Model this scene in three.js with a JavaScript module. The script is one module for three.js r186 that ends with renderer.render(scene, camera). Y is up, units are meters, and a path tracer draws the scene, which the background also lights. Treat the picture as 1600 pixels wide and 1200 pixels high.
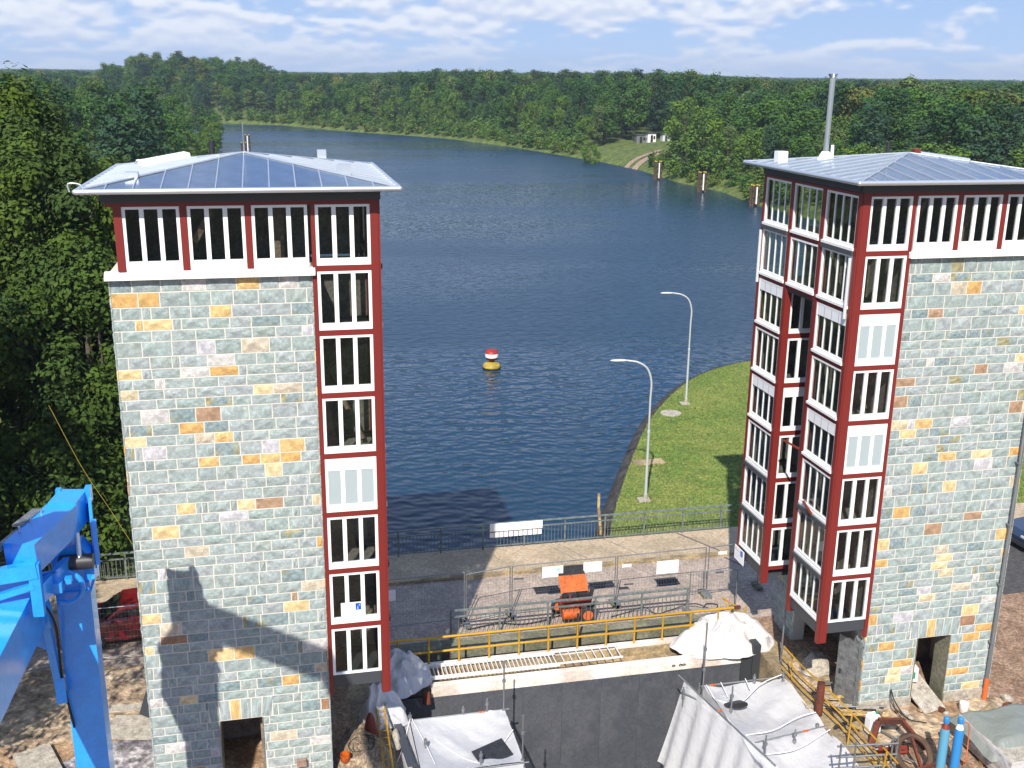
import * as THREE from 'three';
import { mergeGeometries } from 'three/addons/utils/BufferGeometryUtils.js';

// ---------------------------------------------------------------- camera, sky, sun, exposure
const scene = new THREE.Scene();
const camera = new THREE.PerspectiveCamera(39.58, 4 / 3, 0.2, 20000);
{
  const pitch = 0.2818, yaw = 0.22086, roll = 0.01148;
  const fwd = new THREE.Vector3(Math.sin(yaw) * Math.cos(pitch), -Math.sin(pitch), -Math.cos(yaw) * Math.cos(pitch));
  const right = new THREE.Vector3(Math.cos(yaw), 0, Math.sin(yaw));
  const up = new THREE.Vector3().crossVectors(right, fwd);
  const rx = right.clone().multiplyScalar(Math.cos(roll)).addScaledVector(up, Math.sin(roll));
  const ry = right.clone().multiplyScalar(-Math.sin(roll)).addScaledVector(up, Math.cos(roll));
  camera.position.set(0, 19, 0);
  camera.quaternion.setFromRotationMatrix(new THREE.Matrix4().makeBasis(rx, ry, fwd.clone().negate()));
}
scene.add(camera);
const renderer = new THREE.WebGLRenderer({ antialias: true });
renderer.toneMapping = THREE.LinearToneMapping;
renderer.toneMappingExposure = 1.35;
renderer.shadowMap.enabled = true;
const SUN = new THREE.Vector3(-0.285, 0.682, 0.673).normalize();
const sun = new THREE.DirectionalLight(new THREE.Color(1.0, 0.94, 0.85), 5.0);
sun.position.set(SUN.x * 200 + 8, SUN.y * 200, SUN.z * 200 - 40);
sun.target.position.set(8, 0, -40);
sun.castShadow = true;
sun.shadow.mapSize.set(4096, 4096);
Object.assign(sun.shadow.camera, { left: -160, right: 160, top: 160, bottom: -160, near: 1, far: 600 });
sun.shadow.radius = 1;
scene.add(sun, sun.target);

// ---------------------------------------------------------------- random numbers and noise
function rngOf(seed) { let a = seed >>> 0; return () => { a = (a + 0x6D2B79F5) | 0; let t = Math.imul(a ^ (a >>> 15), 1 | a); t = (t + Math.imul(t ^ (t >>> 7), 61 | t)) ^ t; return ((t ^ (t >>> 14)) >>> 0) / 4294967296; }; }
const R = rngOf(20240817);
const rr = (a, b, r = R) => a + (b - a) * r();
const pick = (list, r = R) => list[Math.floor(r() * list.length) % list.length];
function hash(x, y, s) { let h = Math.imul(x, 374761393) ^ Math.imul(y, 668265263) ^ Math.imul(s, 2246822519); h = Math.imul(h ^ (h >>> 13), 1274126177); return ((h ^ (h >>> 16)) >>> 0) / 4294967296; }
const mod = (a, n) => ((a % n) + n) % n;
function vnoise(x, y, px, py, s) {
  const xi = Math.floor(x), yi = Math.floor(y), fx = x - xi, fy = y - yi, u = fx * fx * (3 - 2 * fx), v = fy * fy * (3 - 2 * fy);
  const x0 = px ? mod(xi, px) : xi, x1 = px ? mod(xi + 1, px) : xi + 1, y0 = py ? mod(yi, py) : yi, y1 = py ? mod(yi + 1, py) : yi + 1;
  const a = hash(x0, y0, s), b = hash(x1, y0, s), c = hash(x0, y1, s), d = hash(x1, y1, s);
  return a + (b - a) * u + (c - a + (a - b - c + d) * u) * v;
}
function fbm(x, y, p, s, oct = 5, gain = 0.5) { let t = 0, a = 1, n = 0, q = p; for (let i = 0; i < oct; i++) { t += a * vnoise(x, y, q, q, s + i); n += a; a *= gain; x *= 2; y *= 2; if (q) q *= 2; } return t / n; }
const clamp = (x, a = 0, b = 1) => Math.min(b, Math.max(a, x));
const smooth = (a, b, x) => { const t = clamp((x - a) / (b - a)); return t * t * (3 - 2 * t); };

// sky: air and fair-weather cumulus over the whole upper half
{
  const W = 2048, H = 2048, data = new Float32Array(W * H * 4);
  // clouds by azimuth and a stretched elevation, so that they pile up towards the horizon as cumulus do
  const field = (az, e) => {                      // az in turns (tiles), e in degrees
    const w = Math.log((e + 2.2) / 2.2);
    const x = az * 108, y = w * 4.6;
    const warp = vnoise(x * 0.5, y, 54, 0, 91) * 1.0;
    const base = fbm(x + 0, y + warp, 108, 31, 3, 0.5);
    const big = vnoise(x / 4, y * 0.8 + 7, 27, 0, 77);
    const fine = fbm(x * 4, y * 3.6 + warp * 2, 432, 57, 4, 0.56);
    return base * 0.56 + big * 0.26 + fine * 0.46 - 0.15;
  };
  for (let j = 0; j < H; j++) {
    const el = ((j + 0.5) / H - 0.5) * 180;
    for (let i = 0; i < W; i++) {
      const k = (j * W + i) * 4;
      let r, g, b;
      if (el < -1) { r = 0.1; g = 0.11; b = 0.08; } else {
        const e = Math.max(0, el), m = Math.exp(-e / 9), hi = clamp(e / 90);
        // clear air
        r = 0.15 + 0.31 * m - 0.03 * hi; g = 0.325 + 0.34 * m - 0.10 * hi; b = 0.72 + 0.25 * m - 0.20 * hi;
        const az = (i + 0.5) / W;
        const d = field(az, e), up = field(az, e + 0.22 + e * 0.05);
        const thr = 0.405;
        const c = smooth(thr, thr + 0.16, d) * (0.94 - 0.55 * smooth(6, 28, e));
        const top = clamp(0.5 + (d - up) * 5.5);
        const lit = clamp(top * 0.75 + 0.25 * smooth(thr + 0.02, thr + 0.2, d));
        const cr = 0.56 + 0.40 * lit, cg = 0.63 + 0.34 * lit, cb = 0.83 + 0.16 * lit;
        r += (cr - r) * c; g += (cg - g) * c; b += (cb - b) * c;
        // thin veil low down
        const veil = 0.42 * Math.exp(-e / 2.5);
        r += (0.56 - r) * veil; g += (0.70 - g) * veil; b += (0.94 - b) * veil;
      }
      data[k] = r * 0.80; data[k + 1] = g * 0.80; data[k + 2] = b * 0.80; data[k + 3] = 1;
    }
  }
  const sky = new THREE.DataTexture(data, W, H, THREE.RGBAFormat, THREE.FloatType);
  sky.mapping = THREE.EquirectangularReflectionMapping; sky.magFilter = sky.minFilter = THREE.LinearFilter; sky.wrapS = THREE.RepeatWrapping; sky.needsUpdate = true;
  scene.background = sky; scene.environment = sky;
}

// ---------------------------------------------------------------- textures and materials
function tex(n, fn, srgb = true, rep = 1) {
  const d = new Uint8Array(n * n * 4), o = [0, 0, 0];
  for (let j = 0; j < n; j++) for (let i = 0; i < n; i++) { fn(i / n, j / n, o); const k = (j * n + i) * 4; for (let c = 0; c < 3; c++) d[k + c] = clamp(o[c]) * 255; d[k + 3] = 255; }
  const t = new THREE.DataTexture(d, n, n); t.magFilter = THREE.LinearFilter; t.minFilter = THREE.LinearMipmapLinearFilter; t.generateMipmaps = true;
  t.wrapS = t.wrapT = THREE.RepeatWrapping; if (srgb) t.colorSpace = THREE.SRGBColorSpace; t.repeat.set(rep, rep); t.needsUpdate = true; return t;
}
const grey = (f, n = 512, srgb = true, rep = 1) => tex(n, (x, y, o) => { o[0] = o[1] = o[2] = f(x, y); }, srgb, rep);
const again = (t, rep) => { const c = t.clone(); c.repeat.set(rep, rep); c.needsUpdate = true; return c; };
const mottle = grey((x, y) => { const a = fbm(x * 8, y * 8, 8, 3, 5, 0.6), b = fbm(x * 40, y * 40, 40, 9, 3, 0.6); return 0.72 + 0.36 * (a - 0.5) + 0.3 * (b - 0.5); });
const rough = grey((x, y) => fbm(x * 16, y * 16, 16, 21, 5, 0.62), 512, false);
const std = (o) => { const c = o.rgb; const p = { roughness: 0.8, metalness: 0, ...o }; delete p.rgb; const m = new THREE.MeshPhysicalMaterial(p); if (c) m.color.setRGB(...c); m.side = THREE.DoubleSide; return m; };
const blotch = (seed, a, b, n1 = 6, grainAmt = 0.12, n = 512, rep = 0.22) => tex(n, (x, y, o) => {
  const t = smooth(0.35, 0.65, fbm(x * n1, y * n1, n1, seed, 5, 0.55)), g = 1 + grainAmt * 2 * (fbm(x * 64, y * 64, 64, seed + 9, 3, 0.7) - 0.5);
  for (let c = 0; c < 3; c++) o[c] = (a[c] + (b[c] - a[c]) * t) * g;
}, true, rep);
const M = {};
M.mortar = std({ rgb: [0.64, 0.61, 0.54], roughness: 0.95, bumpMap: rough, bumpScale: 0.004 });
M.alu = std({ rgb: [0.82, 0.82, 0.8], metalness: 0.25, roughness: 0.45 });
M.plinth = std({ rgb: [0.78, 0.70, 0.58], roughness: 0.9, map: mottle, bumpMap: rough, bumpScale: 0.006 });
M.red = std({ rgb: [0.185, 0.019, 0.015], roughness: 0.45 });
M.white = std({ rgb: [0.86, 0.86, 0.85], roughness: 0.4 });
M.whitePanel = std({ rgb: [0.84, 0.85, 0.86], roughness: 0.5 });
M.fascia = std({ rgb: [0.055, 0.06, 0.068], roughness: 0.6 });
M.apron = std({ rgb: [0.05, 0.056, 0.065], roughness: 0.5 });
M.glass = std({ rgb: [0.62, 0.68, 0.66], roughness: 0.0, transmission: 1, thickness: 0, ior: 1.5 });
M.film = std({ rgb: [0.52, 0.61, 0.63], roughness: 0.5, transmission: 0.3, thickness: 0 });
M.inside = std({ rgb: [0.44, 0.36, 0.32], roughness: 0.9, map: again(mottle, 0.5) });
M.insideWood = std({ rgb: [0.55, 0.36, 0.28], roughness: 0.8, map: mottle });
const zincMap = tex(512, (x, y, o) => { const t = fbm(x * 5, y * 5, 5, 71, 5, 0.55), g = fbm(x * 48, y * 48, 48, 75, 2); const v = 0.80 + 0.14 * (t - 0.5) + 0.06 * (g - 0.5); o[0] = v * 0.97; o[1] = v; o[2] = v * 1.03; });
const zincRough = grey((x, y) => 0.55 + 0.5 * (fbm(x * 6, y * 6, 6, 81, 5, 0.6) - 0.5), 256, false);
M.zinc = [0.9, 1.0, 0.95].map((s, i) => std({ rgb: [0.64 * s, 0.71 * s, 0.78 * s], metalness: 0.88, roughness: 0.29, map: zincMap, roughnessMap: zincRough }));
M.zincTrim = std({ rgb: [0.66, 0.69, 0.72], metalness: 0.75, roughness: 0.42 });
M.steel = std({ rgb: [0.7, 0.7, 0.7], metalness: 0.9, roughness: 0.28 });
M.galv = std({ rgb: [0.50, 0.52, 0.53], metalness: 0.55, roughness: 0.5, map: mottle });
M.railGreen = std({ rgb: [0.30, 0.345, 0.33], roughness: 0.5, metalness: 0.1, map: mottle });
M.yellow = std({ rgb: [0.95, 0.52, 0.03], roughness: 0.45, map: again(mottle, 0.7) });
M.lampPole = std({ rgb: [0.55, 0.58, 0.58], metalness: 0.3, roughness: 0.45 });
M.darkMetal = std({ rgb: [0.045, 0.045, 0.05], roughness: 0.5, metalness: 0.3 });
M.black = std({ rgb: [0.015, 0.015, 0.017], roughness: 0.6 });
M.rubber = std({ rgb: [0.02, 0.02, 0.02], roughness: 0.85 });
M.orange = std({ rgb: [0.98, 0.19, 0.015], roughness: 0.45, map: again(mottle, 0.7) });
M.orangePipe = std({ rgb: [0.6, 0.13, 0.03], roughness: 0.5 });
M.rust = std({ rgb: [1, 1, 1], roughness: 0.9, map: blotch(101, [0.42, 0.2, 0.12], [0.27, 0.15, 0.11], 8, 0.3, 256), bumpMap: rough, bumpScale: 0.004 });
M.redPaint = std({ rgb: [0.42, 0.06, 0.03], roughness: 0.6, map: mottle });
M.blue = std({ rgb: [0.016, 0.34, 1.0], map: blotch(261, [0.98, 0.98, 0.98], [0.94, 0.945, 0.95], 9, 0.08, 512, 0.5), roughness: 0.4, clearcoat: 0.9, clearcoatRoughness: 0.12 });
M.cylBlue = std({ rgb: [0.03, 0.22, 0.52], roughness: 0.35 });
M.cylLight = std({ rgb: [0.10, 0.32, 0.48], roughness: 0.4 });
M.gate = std({ rgb: [1, 1, 1], roughness: 0.55, map: blotch(131, [0.285, 0.295, 0.32], [0.32, 0.325, 0.345], 5, 0.14), bumpMap: again(rough, 0.5), bumpScale: 0.004 });
M.gateDark = std({ rgb: [0.035, 0.038, 0.042], roughness: 0.6 });
M.beamWhite = std({ rgb: [1, 1, 1], roughness: 0.75, map: blotch(141, [0.90, 0.86, 0.82], [0.80, 0.74, 0.69], 5, 0.12), bumpMap: rough, bumpScale: 0.004 });
M.concreteOld = std({ rgb: [1, 1, 1], roughness: 0.9, map: blotch(151, [0.66, 0.58, 0.44], [0.52, 0.46, 0.36], 7, 0.25), bumpMap: rough, bumpScale: 0.01 });
M.concreteMoss = std({ rgb: [1, 1, 1], roughness: 0.9, map: blotch(152, [0.50, 0.49, 0.42], [0.40, 0.40, 0.33], 7, 0.25), bumpMap: rough, bumpScale: 0.01 });
M.road = std({ rgb: [1, 1, 1], roughness: 0.92, map: blotch(161, [0.67, 0.605, 0.55], [0.60, 0.545, 0.495], 6, 0.25, 1024), bumpMap: again(rough, 3), bumpScale: 0.004 });
M.pavement = std({ rgb: [1, 1, 1], roughness: 0.92, map: blotch(171, [0.70, 0.63, 0.53], [0.635, 0.57, 0.475], 6, 0.22, 1024), bumpMap: again(rough, 3), bumpScale: 0.004 });
M.dirt = std({ rgb: [1, 1, 1], roughness: 1, map: blotch(181, [0.65, 0.535, 0.44], [0.56, 0.45, 0.36], 9, 0.4, 1024), bumpMap: again(rough, 2), bumpScale: 0.05 });
M.sand = std({ rgb: [1, 1, 1], roughness: 1, map: blotch(191, [0.70, 0.58, 0.46], [0.58, 0.47, 0.36], 7, 0.35, 1024), bumpMap: again(rough, 2), bumpScale: 0.03 });
M.gravel = std({ rgb: [1, 1, 1], roughness: 1, map: blotch(195, [0.62, 0.60, 0.60], [0.42, 0.40, 0.42], 24, 0.7, 512), bumpMap: again(rough, 3), bumpScale: 0.04 });
M.rubble = std({ rgb: [1, 1, 1], roughness: 1, map: blotch(197, [0.72, 0.64, 0.53], [0.58, 0.50, 0.41], 18, 0.45, 512), bumpMap: again(rough, 2), bumpScale: 0.05 });
M.grass = std({ rgb: [1, 1, 1], roughness: 1, map: blotch(201, [0.46, 0.50, 0.22], [0.36, 0.45, 0.17], 9, 0.5, 1024, 1), bumpMap: again(rough, 4), bumpScale: 0.05 });
M.bankGround = std({ rgb: [1, 1, 1], roughness: 1, map: blotch(211, [0.38, 0.42, 0.18], [0.27, 0.34, 0.12], 12, 0.5, 512, 1), bumpMap: rough, bumpScale: 0.1 });
M.edging = std({ rgb: [1, 1, 1], roughness: 0.9, map: blotch(221, [0.30, 0.28, 0.26], [0.20, 0.19, 0.19], 9, 0.35, 256), bumpMap: rough, bumpScale: 0.03 });
M.timber = std({ rgb: [1, 1, 1], roughness: 0.8, map: blotch(231, [0.72, 0.60, 0.38], [0.58, 0.45, 0.28], 5, 0.3, 256) });
M.timberDark = std({ rgb: [1, 1, 1], roughness: 0.9, map: blotch(233, [0.33, 0.25, 0.19], [0.22, 0.17, 0.14], 8, 0.4, 256) });
M.sheet = std({ rgb: [0.93, 0.93, 0.95], roughness: 0.34, transmission: 0.5, thickness: 0, bumpMap: again(rough, 0.33), bumpScale: 0.025 });
M.sheetSeam = std({ rgb: [0.86, 0.86, 0.88], roughness: 0.4 });
M.tarp = std({ rgb: [0.62, 0.59, 0.58], roughness: 0.6, bumpMap: rough, bumpScale: 0.02 });
M.tarpGreen = std({ rgb: [0.20, 0.22, 0.20], roughness: 0.5, bumpMap: rough, bumpScale: 0.015 });
M.plasticWhite = std({ rgb: [0.82, 0.82, 0.8], roughness: 0.35 });
M.plasticGreen = std({ rgb: [0.02, 0.25, 0.13], roughness: 0.4 });
M.plate = std({ rgb: [0.08, 0.078, 0.078], roughness: 0.35, metalness: 0.3, map: mottle });
M.bark = std({ rgb: [1, 1, 1], roughness: 1, map: blotch(241, [0.30, 0.25, 0.20], [0.20, 0.165, 0.135], 10, 0.5, 256), bumpMap: rough, bumpScale: 0.03 });
M.branch = std({ rgb: [0.20, 0.165, 0.13], roughness: 0.9, map: mottle });
M.carRed = std({ rgb: [0.15, 0.004, 0.01], roughness: 0.3, clearcoat: 1, clearcoatRoughness: 0.05 });
M.carBlue = std({ rgb: [0.01, 0.03, 0.075], roughness: 0.3, clearcoat: 1, clearcoatRoughness: 0.05 });
M.carGlass = std({ rgb: [0.02, 0.024, 0.026], roughness: 0.05 });
M.rim = std({ rgb: [0.6, 0.6, 0.62], roughness: 0.35, metalness: 0.7 });
M.lampGlass = std({ rgb: [0.55, 0.58, 0.6], roughness: 0.3 });
M.buoyYellow = std({ rgb: [0.75, 0.55, 0.06], roughness: 0.5, map: mottle });
M.buoyRed = std({ rgb: [0.62, 0.04, 0.025], roughness: 0.5, map: mottle });
M.rope = std({ rgb: [0.40, 0.31, 0.04], roughness: 0.7 });
M.leafy = (rgb, t = 0.25) => std({ rgb, roughness: 0.75, transmission: t, thickness: 0, specularIntensity: 0.25, vertexColors: true });

// ---------------------------------------------------------------- geometry helpers
const V = (x, y, z) => new THREE.Vector3(x, y, z);
function bx(x0, x1, y0, y1, z0, z1) {
  const w = x1 - x0, h = y1 - y0, d = z1 - z0, g = new THREE.BoxGeometry(w, h, d), uv = g.attributes.uv;
  const dims = [[d, h], [d, h], [w, d], [w, d], [w, h], [w, h]];
  for (let i = 0; i < 24; i++) { const [a, b] = dims[i >> 2]; uv.setXY(i, uv.getX(i) * a + x0 * 0.37 + y0 * 0.13, uv.getY(i) * b + y0 * 0.61 + z0 * 0.29); }
  return g.translate((x0 + x1) / 2, (y0 + y1) / 2, (z0 + z1) / 2);
}
function cyl(p, q, r, seg = 8, r2 = r, open = false) {
  const d = V(0, 0, 0).subVectors(q, p), L = d.length(), g = new THREE.CylinderGeometry(r2, r, L, seg, 1, open);
  g.applyQuaternion(new THREE.Quaternion().setFromUnitVectors(V(0, 1, 0), d.normalize()));
  return g.translate((p.x + q.x) / 2, (p.y + q.y) / 2, (p.z + q.z) / 2);
}
const C3 = (a, b, r, seg, r2) => cyl(V(...a), V(...b), r, seg, r2);
function beam(a, b, w, h, roll = 0) {                       // box from a to b; w sideways, h upwards
  const p = V(...a), q = V(...b), d = V(0, 0, 0).subVectors(q, p), L = d.length(); d.normalize();
  const up0 = Math.abs(d.y) > 0.98 ? V(0, 0, 1) : V(0, 1, 0), s = V(0, 0, 0).crossVectors(up0, d).normalize(), u = V(0, 0, 0).crossVectors(d, s);
  const g = bx(-w / 2, w / 2, -h / 2, h / 2, 0, L); if (roll) g.rotateZ(roll);
  return g.applyMatrix4(new THREE.Matrix4().makeBasis(s, u, d).setPosition(p));
}
function tube(pts, r, seg = 24, rad = 8) { return new THREE.TubeGeometry(new THREE.CatmullRomCurve3(pts.map((p) => V(...p))), seg, r, rad, false); }
function lathe(prof, seg = 20) { return new THREE.LatheGeometry(prof.map(([x, y]) => new THREE.Vector2(x, y)), seg); }
function extrude(pts, depth, bevel = 0) {
  const s = new THREE.Shape(pts.map(([x, y]) => new THREE.Vector2(x, y)));
  return new THREE.ExtrudeGeometry(s, { depth, bevelEnabled: bevel > 0, bevelSize: bevel, bevelThickness: bevel, bevelSegments: 2, steps: 1 });
}
function merge(gs) {
  if (!Array.isArray(gs)) return gs;
  if (gs.length === 1) return gs[0];
  const mixed = gs.some((g) => !g.index) && gs.some((g) => g.index), hasC = gs.every((g) => g.attributes.color);
  return mergeGeometries(gs.map((g) => { const h = mixed && g.index ? g.toNonIndexed() : g; for (const k of Object.keys(h.attributes)) if (!['position', 'normal', 'uv'].includes(k) && !(k === 'color' && hasC)) h.deleteAttribute(k); return h; }));
}
// a grid surface from a function (u, v) -> [x, y, z], uv in metres
function surf(fn, nu, nv, su = 1, sv = 1) {
  const g = new THREE.PlaneGeometry(1, 1, nu, nv), p = g.attributes.position, uv = g.attributes.uv;
  for (let i = 0; i < p.count; i++) { const u = uv.getX(i), v = uv.getY(i), q = fn(u, v); p.setXYZ(i, ...q); uv.setXY(i, u * su, v * sv); }
  g.computeVertexNormals(); return g;
}

// ---------------------------------------------------------------- things and parts
const taken = new Map(), origin = new WeakMap();
function numbered(name) { const n = taken.get(name) ?? 0; taken.set(name, n + 1); return n ? `${name}_${String(n).padStart(3, '0')}` : name; }
function thing(name, label, category, o = [0, 0, 0], group) {
  const g = new THREE.Group(); g.name = numbered(name); g.position.set(...o); g.userData = { label, category }; if (group) g.userData.group = group;
  origin.set(g, V(...o)); scene.add(g); return g;
}
function originOf(o) { for (; o; o = o.parent) if (origin.has(o)) return origin.get(o); return null; }
function shade(m) { m.castShadow = true; m.receiveShadow = true; return m; }
function part(name, gs, mat, parent, label) {               // geometry in world coordinates (or local ones, for a thing at 0, 0, 0)
  const g = merge(gs), o = originOf(parent); if (o && o.lengthSq()) g.translate(-o.x, -o.y, -o.z);
  const m = shade(new THREE.Mesh(g, mat)); m.name = name; if (label) m.userData.label = label; parent.add(m); return m;
}
function solo(name, gs, mat, label, category, group) {       // a thing that is one mesh, its origin at its base
  const g = merge(gs); g.computeBoundingBox(); const b = g.boundingBox, c = [(b.min.x + b.max.x) / 2, b.min.y, (b.min.z + b.max.z) / 2];
  g.translate(-c[0], -c[1], -c[2]); const m = shade(new THREE.Mesh(g, mat)); m.name = numbered(name); m.position.set(...c); m.userData = { label, category }; if (group) m.userData.group = group; scene.add(m); return m;
}
function struct(name, gs, mat) { const m = shade(new THREE.Mesh(merge(gs), mat)); m.name = numbered(name); m.userData = { kind: 'structure' }; scene.add(m); return m; }
function copyOf(src, [x, y, z], turn, label, group, s = 1) {
  const c = src.clone(); c.name = numbered(src.name.replace(/_\d{3}$/, '')); c.position.set(x, y, z); c.rotation.y = turn; if (Array.isArray(s)) c.scale.set(...s); else c.scale.setScalar(s);
  c.userData = { ...src.userData, label }; if (group) c.userData.group = group; scene.add(c); return c;
}

// ---------------------------------------------------------------- the setting: terrain, canal, lock, road
const WATER = -1.5;
const canal = [[-1, -38], [-3, -60], [-7, -100], [-10, -160], [-11, -230], [-13, -300], [-24, -345], [-60, -390], [-150, -430], [-150, -515], [-80, -497], [-22, -473], [5, -451], [29, -402], [47, -376], [58, -357], [70, -315], [76, -281], [80, -259], [82, -235], [80, -206], [82, -188], [79, -167], [80, -130], [84, -100], [80, -80], [60, -68], [47, -60], [47, -40], [20, -38]];
function canalDistance(x, z) {                               // metres to the canal's edge, negative on the water
  let d = 1e9, inside = false;
  for (let i = 0, j = canal.length - 1; i < canal.length; j = i++) {
    const [ax, az] = canal[i], [bx_, bz] = canal[j], ex = bx_ - ax, ez = bz - az;
    const t = clamp(((x - ax) * ex + (z - az) * ez) / (ex * ex + ez * ez)), dx = x - ax - ex * t, dz = z - az - ez * t;
    d = Math.min(d, dx * dx + dz * dz);
    if ((az > z) !== (bz > z) && x < (bx_ - ax) * (z - az) / (bz - az) + ax) inside = !inside;
  }
  return inside ? -Math.sqrt(d) : Math.sqrt(d);
}
function groundHeight(x, z) {
  if (z > -41.5) return (x > -3 && x < 20) ? -9 : -0.12;
  const d = canalDistance(x, z);
  if (d < 0) return WATER - Math.min(3, -d * 0.5);
  const far = smooth(-60, -170, z);
  const hill = 10.5 * Math.exp(-(((x + 36) / 40) ** 4) - (((z + 585) / 60) ** 2));
  return WATER + (1.5 + 0.7 * far) * (1 - Math.exp(-d / (1.2 + 3 * far))) + far * 1.8 * smooth(5, 45, d) + 0.25 * far * (fbm(x / 9, z / 9, 0, 5, 3) - 0.5) + hill;
}
{
  const xs = [], zs = [];
  for (let x = -5000; x < -400; x += 460) xs.push(x); for (let x = -400; x < -40; x += 20) xs.push(x); for (let x = -40; x < 130; x += 2.5) xs.push(x); for (let x = 130; x < 400; x += 18) xs.push(x); for (let x = 400; x <= 5400; x += 500) xs.push(x);
  for (let z = 60; z > -40; z -= 10) zs.push(z); zs.push(-41.4); for (let z = -42; z > -290; z -= 2.5) zs.push(z); for (let z = -290; z > -540; z -= 4); for (let z = -290; z > -540; z -= 4) zs.push(z); for (let z = -540; z > -1000; z -= 30) zs.push(z); for (let z = -1000; z >= -7000; z -= 500) zs.push(z);
  const nx = xs.length, nz = zs.length, pos = new Float32Array(nx * nz * 3), uv = new Float32Array(nx * nz * 2), idx = [];
  for (let j = 0; j < nz; j++) for (let i = 0; i < nx; i++) { const k = j * nx + i; pos.set([xs[i], groundHeight(xs[i], zs[j]), zs[j]], k * 3); uv.set([xs[i] / 12, zs[j] / 12], k * 2); if (i && j) idx.push(k - nx - 1, k - nx, k, k - nx - 1, k, k - 1); }
  const g = new THREE.BufferGeometry(); g.setAttribute('position', new THREE.BufferAttribute(pos, 3)); g.setAttribute('uv', new THREE.BufferAttribute(uv, 2)); g.setIndex(idx); g.computeVertexNormals();
  struct('ground', g, M.bankGround);
}
{ // the canal's rippled water
  const N = 1024, T = 44, waves = [], r = rngOf(77), h = new Float32Array(N * N);
  for (let i = 0; i < 46; i++) { const n = 24 + 90 * Math.pow(r(), 1.1), a = Math.PI / 2 + 0.12 + (r() - 0.5 + r() - 0.5) * 1.35; waves.push([Math.round(n * Math.cos(a)), Math.round(n * Math.sin(a)), Math.pow(n / 24, -1.0), r() * 6.283]); }
  for (const [kx, ky, amp, ph] of waves) for (let j = 0; j < N; j++) for (let i = 0; i < N; i++) h[j * N + i] += amp * Math.sin(6.2832 * (kx * i + ky * j) / N + ph);
  let mx = 0; for (const v of h) mx = Math.max(mx, Math.abs(v));
  const d = new Uint8Array(N * N * 4);
  for (let j = 0; j < N; j++) for (let i = 0; i < N; i++) { const k = j * N + i, gust = 0.75 + 0.5 * fbm(i / N * 6, j / N * 6, 6, 333, 3), v = clamp(0.5 + 0.5 * gust * h[k] / mx) * 255; d[k * 4] = d[k * 4 + 1] = d[k * 4 + 2] = v; d[k * 4 + 3] = 255; }
  const ripple = new THREE.DataTexture(d, N, N); ripple.magFilter = THREE.LinearFilter; ripple.minFilter = THREE.LinearMipmapLinearFilter; ripple.generateMipmaps = true; ripple.wrapS = ripple.wrapT = THREE.RepeatWrapping; ripple.needsUpdate = true;
  const wmap = grey((x, y) => 0.30 + 0.55 * smooth(0.35, 0.7, fbm(x * 6, y * 18, 6, 412, 4)), 256, false, 0.11);
  M.water = std({ rgb: [0.006, 0.033, 0.068], roughness: 0.36, ior: 1.33, bumpMap: ripple, bumpScale: 0.12, roughnessMap: wmap });
  const g = new THREE.PlaneGeometry(400, 520, 1, 1); g.rotateX(-Math.PI / 2); g.translate(40, WATER, -31.7 - 260);
  const p = g.attributes.position, uv = g.attributes.uv; for (let i = 0; i < 4; i++) uv.setXY(i, p.getX(i) / T, p.getZ(i) / T);
  struct('canal_water', g, M.water);
}
// quays, lock chamber and the road bridge
struct('quay_ground', bx(-60, 1.6, -0.6, 0, -32.4, 12), M.sand);
struct('quay_ground', bx(16.5, 60, -0.6, 0, -32.4, 12), M.dirt);
struct('lock_wall', bx(1.6, 2.7, -9, 0.015, -32.4, 12), M.concreteOld);
struct('lock_wall', bx(15.6, 16.5, -9, 0.015, -32.4, 12), M.concreteOld);
struct('lock_floor', bx(2.7, 15.6, -9.2, -8.5, -31.7, 12), M.gateDark);
struct('lock_sill', bx(2.7, 15.6, -9, -1.9, -32.1, -31.72), M.gateDark);
struct('road', bx(-60, 62, -0.55, 0, -37.5, -33.0), M.road);
struct('road_edge', bx(2.7, 15.6, -0.5, 0.02, -33.0, -32.42), M.concreteMoss);
struct('road_edge', [bx(-60, 2.69, -0.5, 0.003, -33.0, -32.41), bx(15.61, 62, -0.5, 0.003, -33.0, -32.41)], M.road);
struct('pavement', bx(-60, 62, -0.55, 0.12, -39.95, -37.72), M.pavement);
struct('kerb', bx(-60, 62, -0.55, 0.125, -37.72, -37.5), M.concreteOld);
struct('side_road', bx(24.5, 62, -0.3, 0.012, -36.9, -32.2), std({ rgb: [0.13, 0.125, 0.12], roughness: 0.95, map: mottle, bumpMap: again(rough, 3), bumpScale: 0.004 }));
// chalky tyre scuffs that cross the pavement and the road
{
  const scuff = std({ rgb: [0.60, 0.52, 0.40], roughness: 0.95, map: mottle });
  const gs = []; for (const [x0, z0, x1, z1, y] of [[10.6, -39.6, 11.5, -37.75, .124], [11.0, -39.7, 12.0, -37.75, .124], [13.2, -39.5, 14.2, -37.75, .124], [14.0, -37.4, 15.3, -35.2, .004], [13.4, -37.4, 14.8, -35.0, .004]]) gs.push(beam([x0, y - 0.001, z0], [x1, y - 0.001, z1], 0.06, 0.004));
  struct('road_scuffs', gs, scuff);
  const tar = std({ rgb: [0.10, 0.095, 0.09], roughness: 0.9 });
  struct('road_joint', [beam([16.3, 0.122, -39.8], [17.4, 0.122, -37.8], 0.09, 0.005), beam([17.45, 0.003, -37.4], [17.9, 0.003, -36.4], 0.09, 0.004)], tar);
  struct('road_stain', [bx(8.5, 8.9, 0.0, 0.006, -37.2, -37.05), bx(7.6, 7.9, 0.0, 0.006, -35.0, -34.9)], tar);
}
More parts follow.
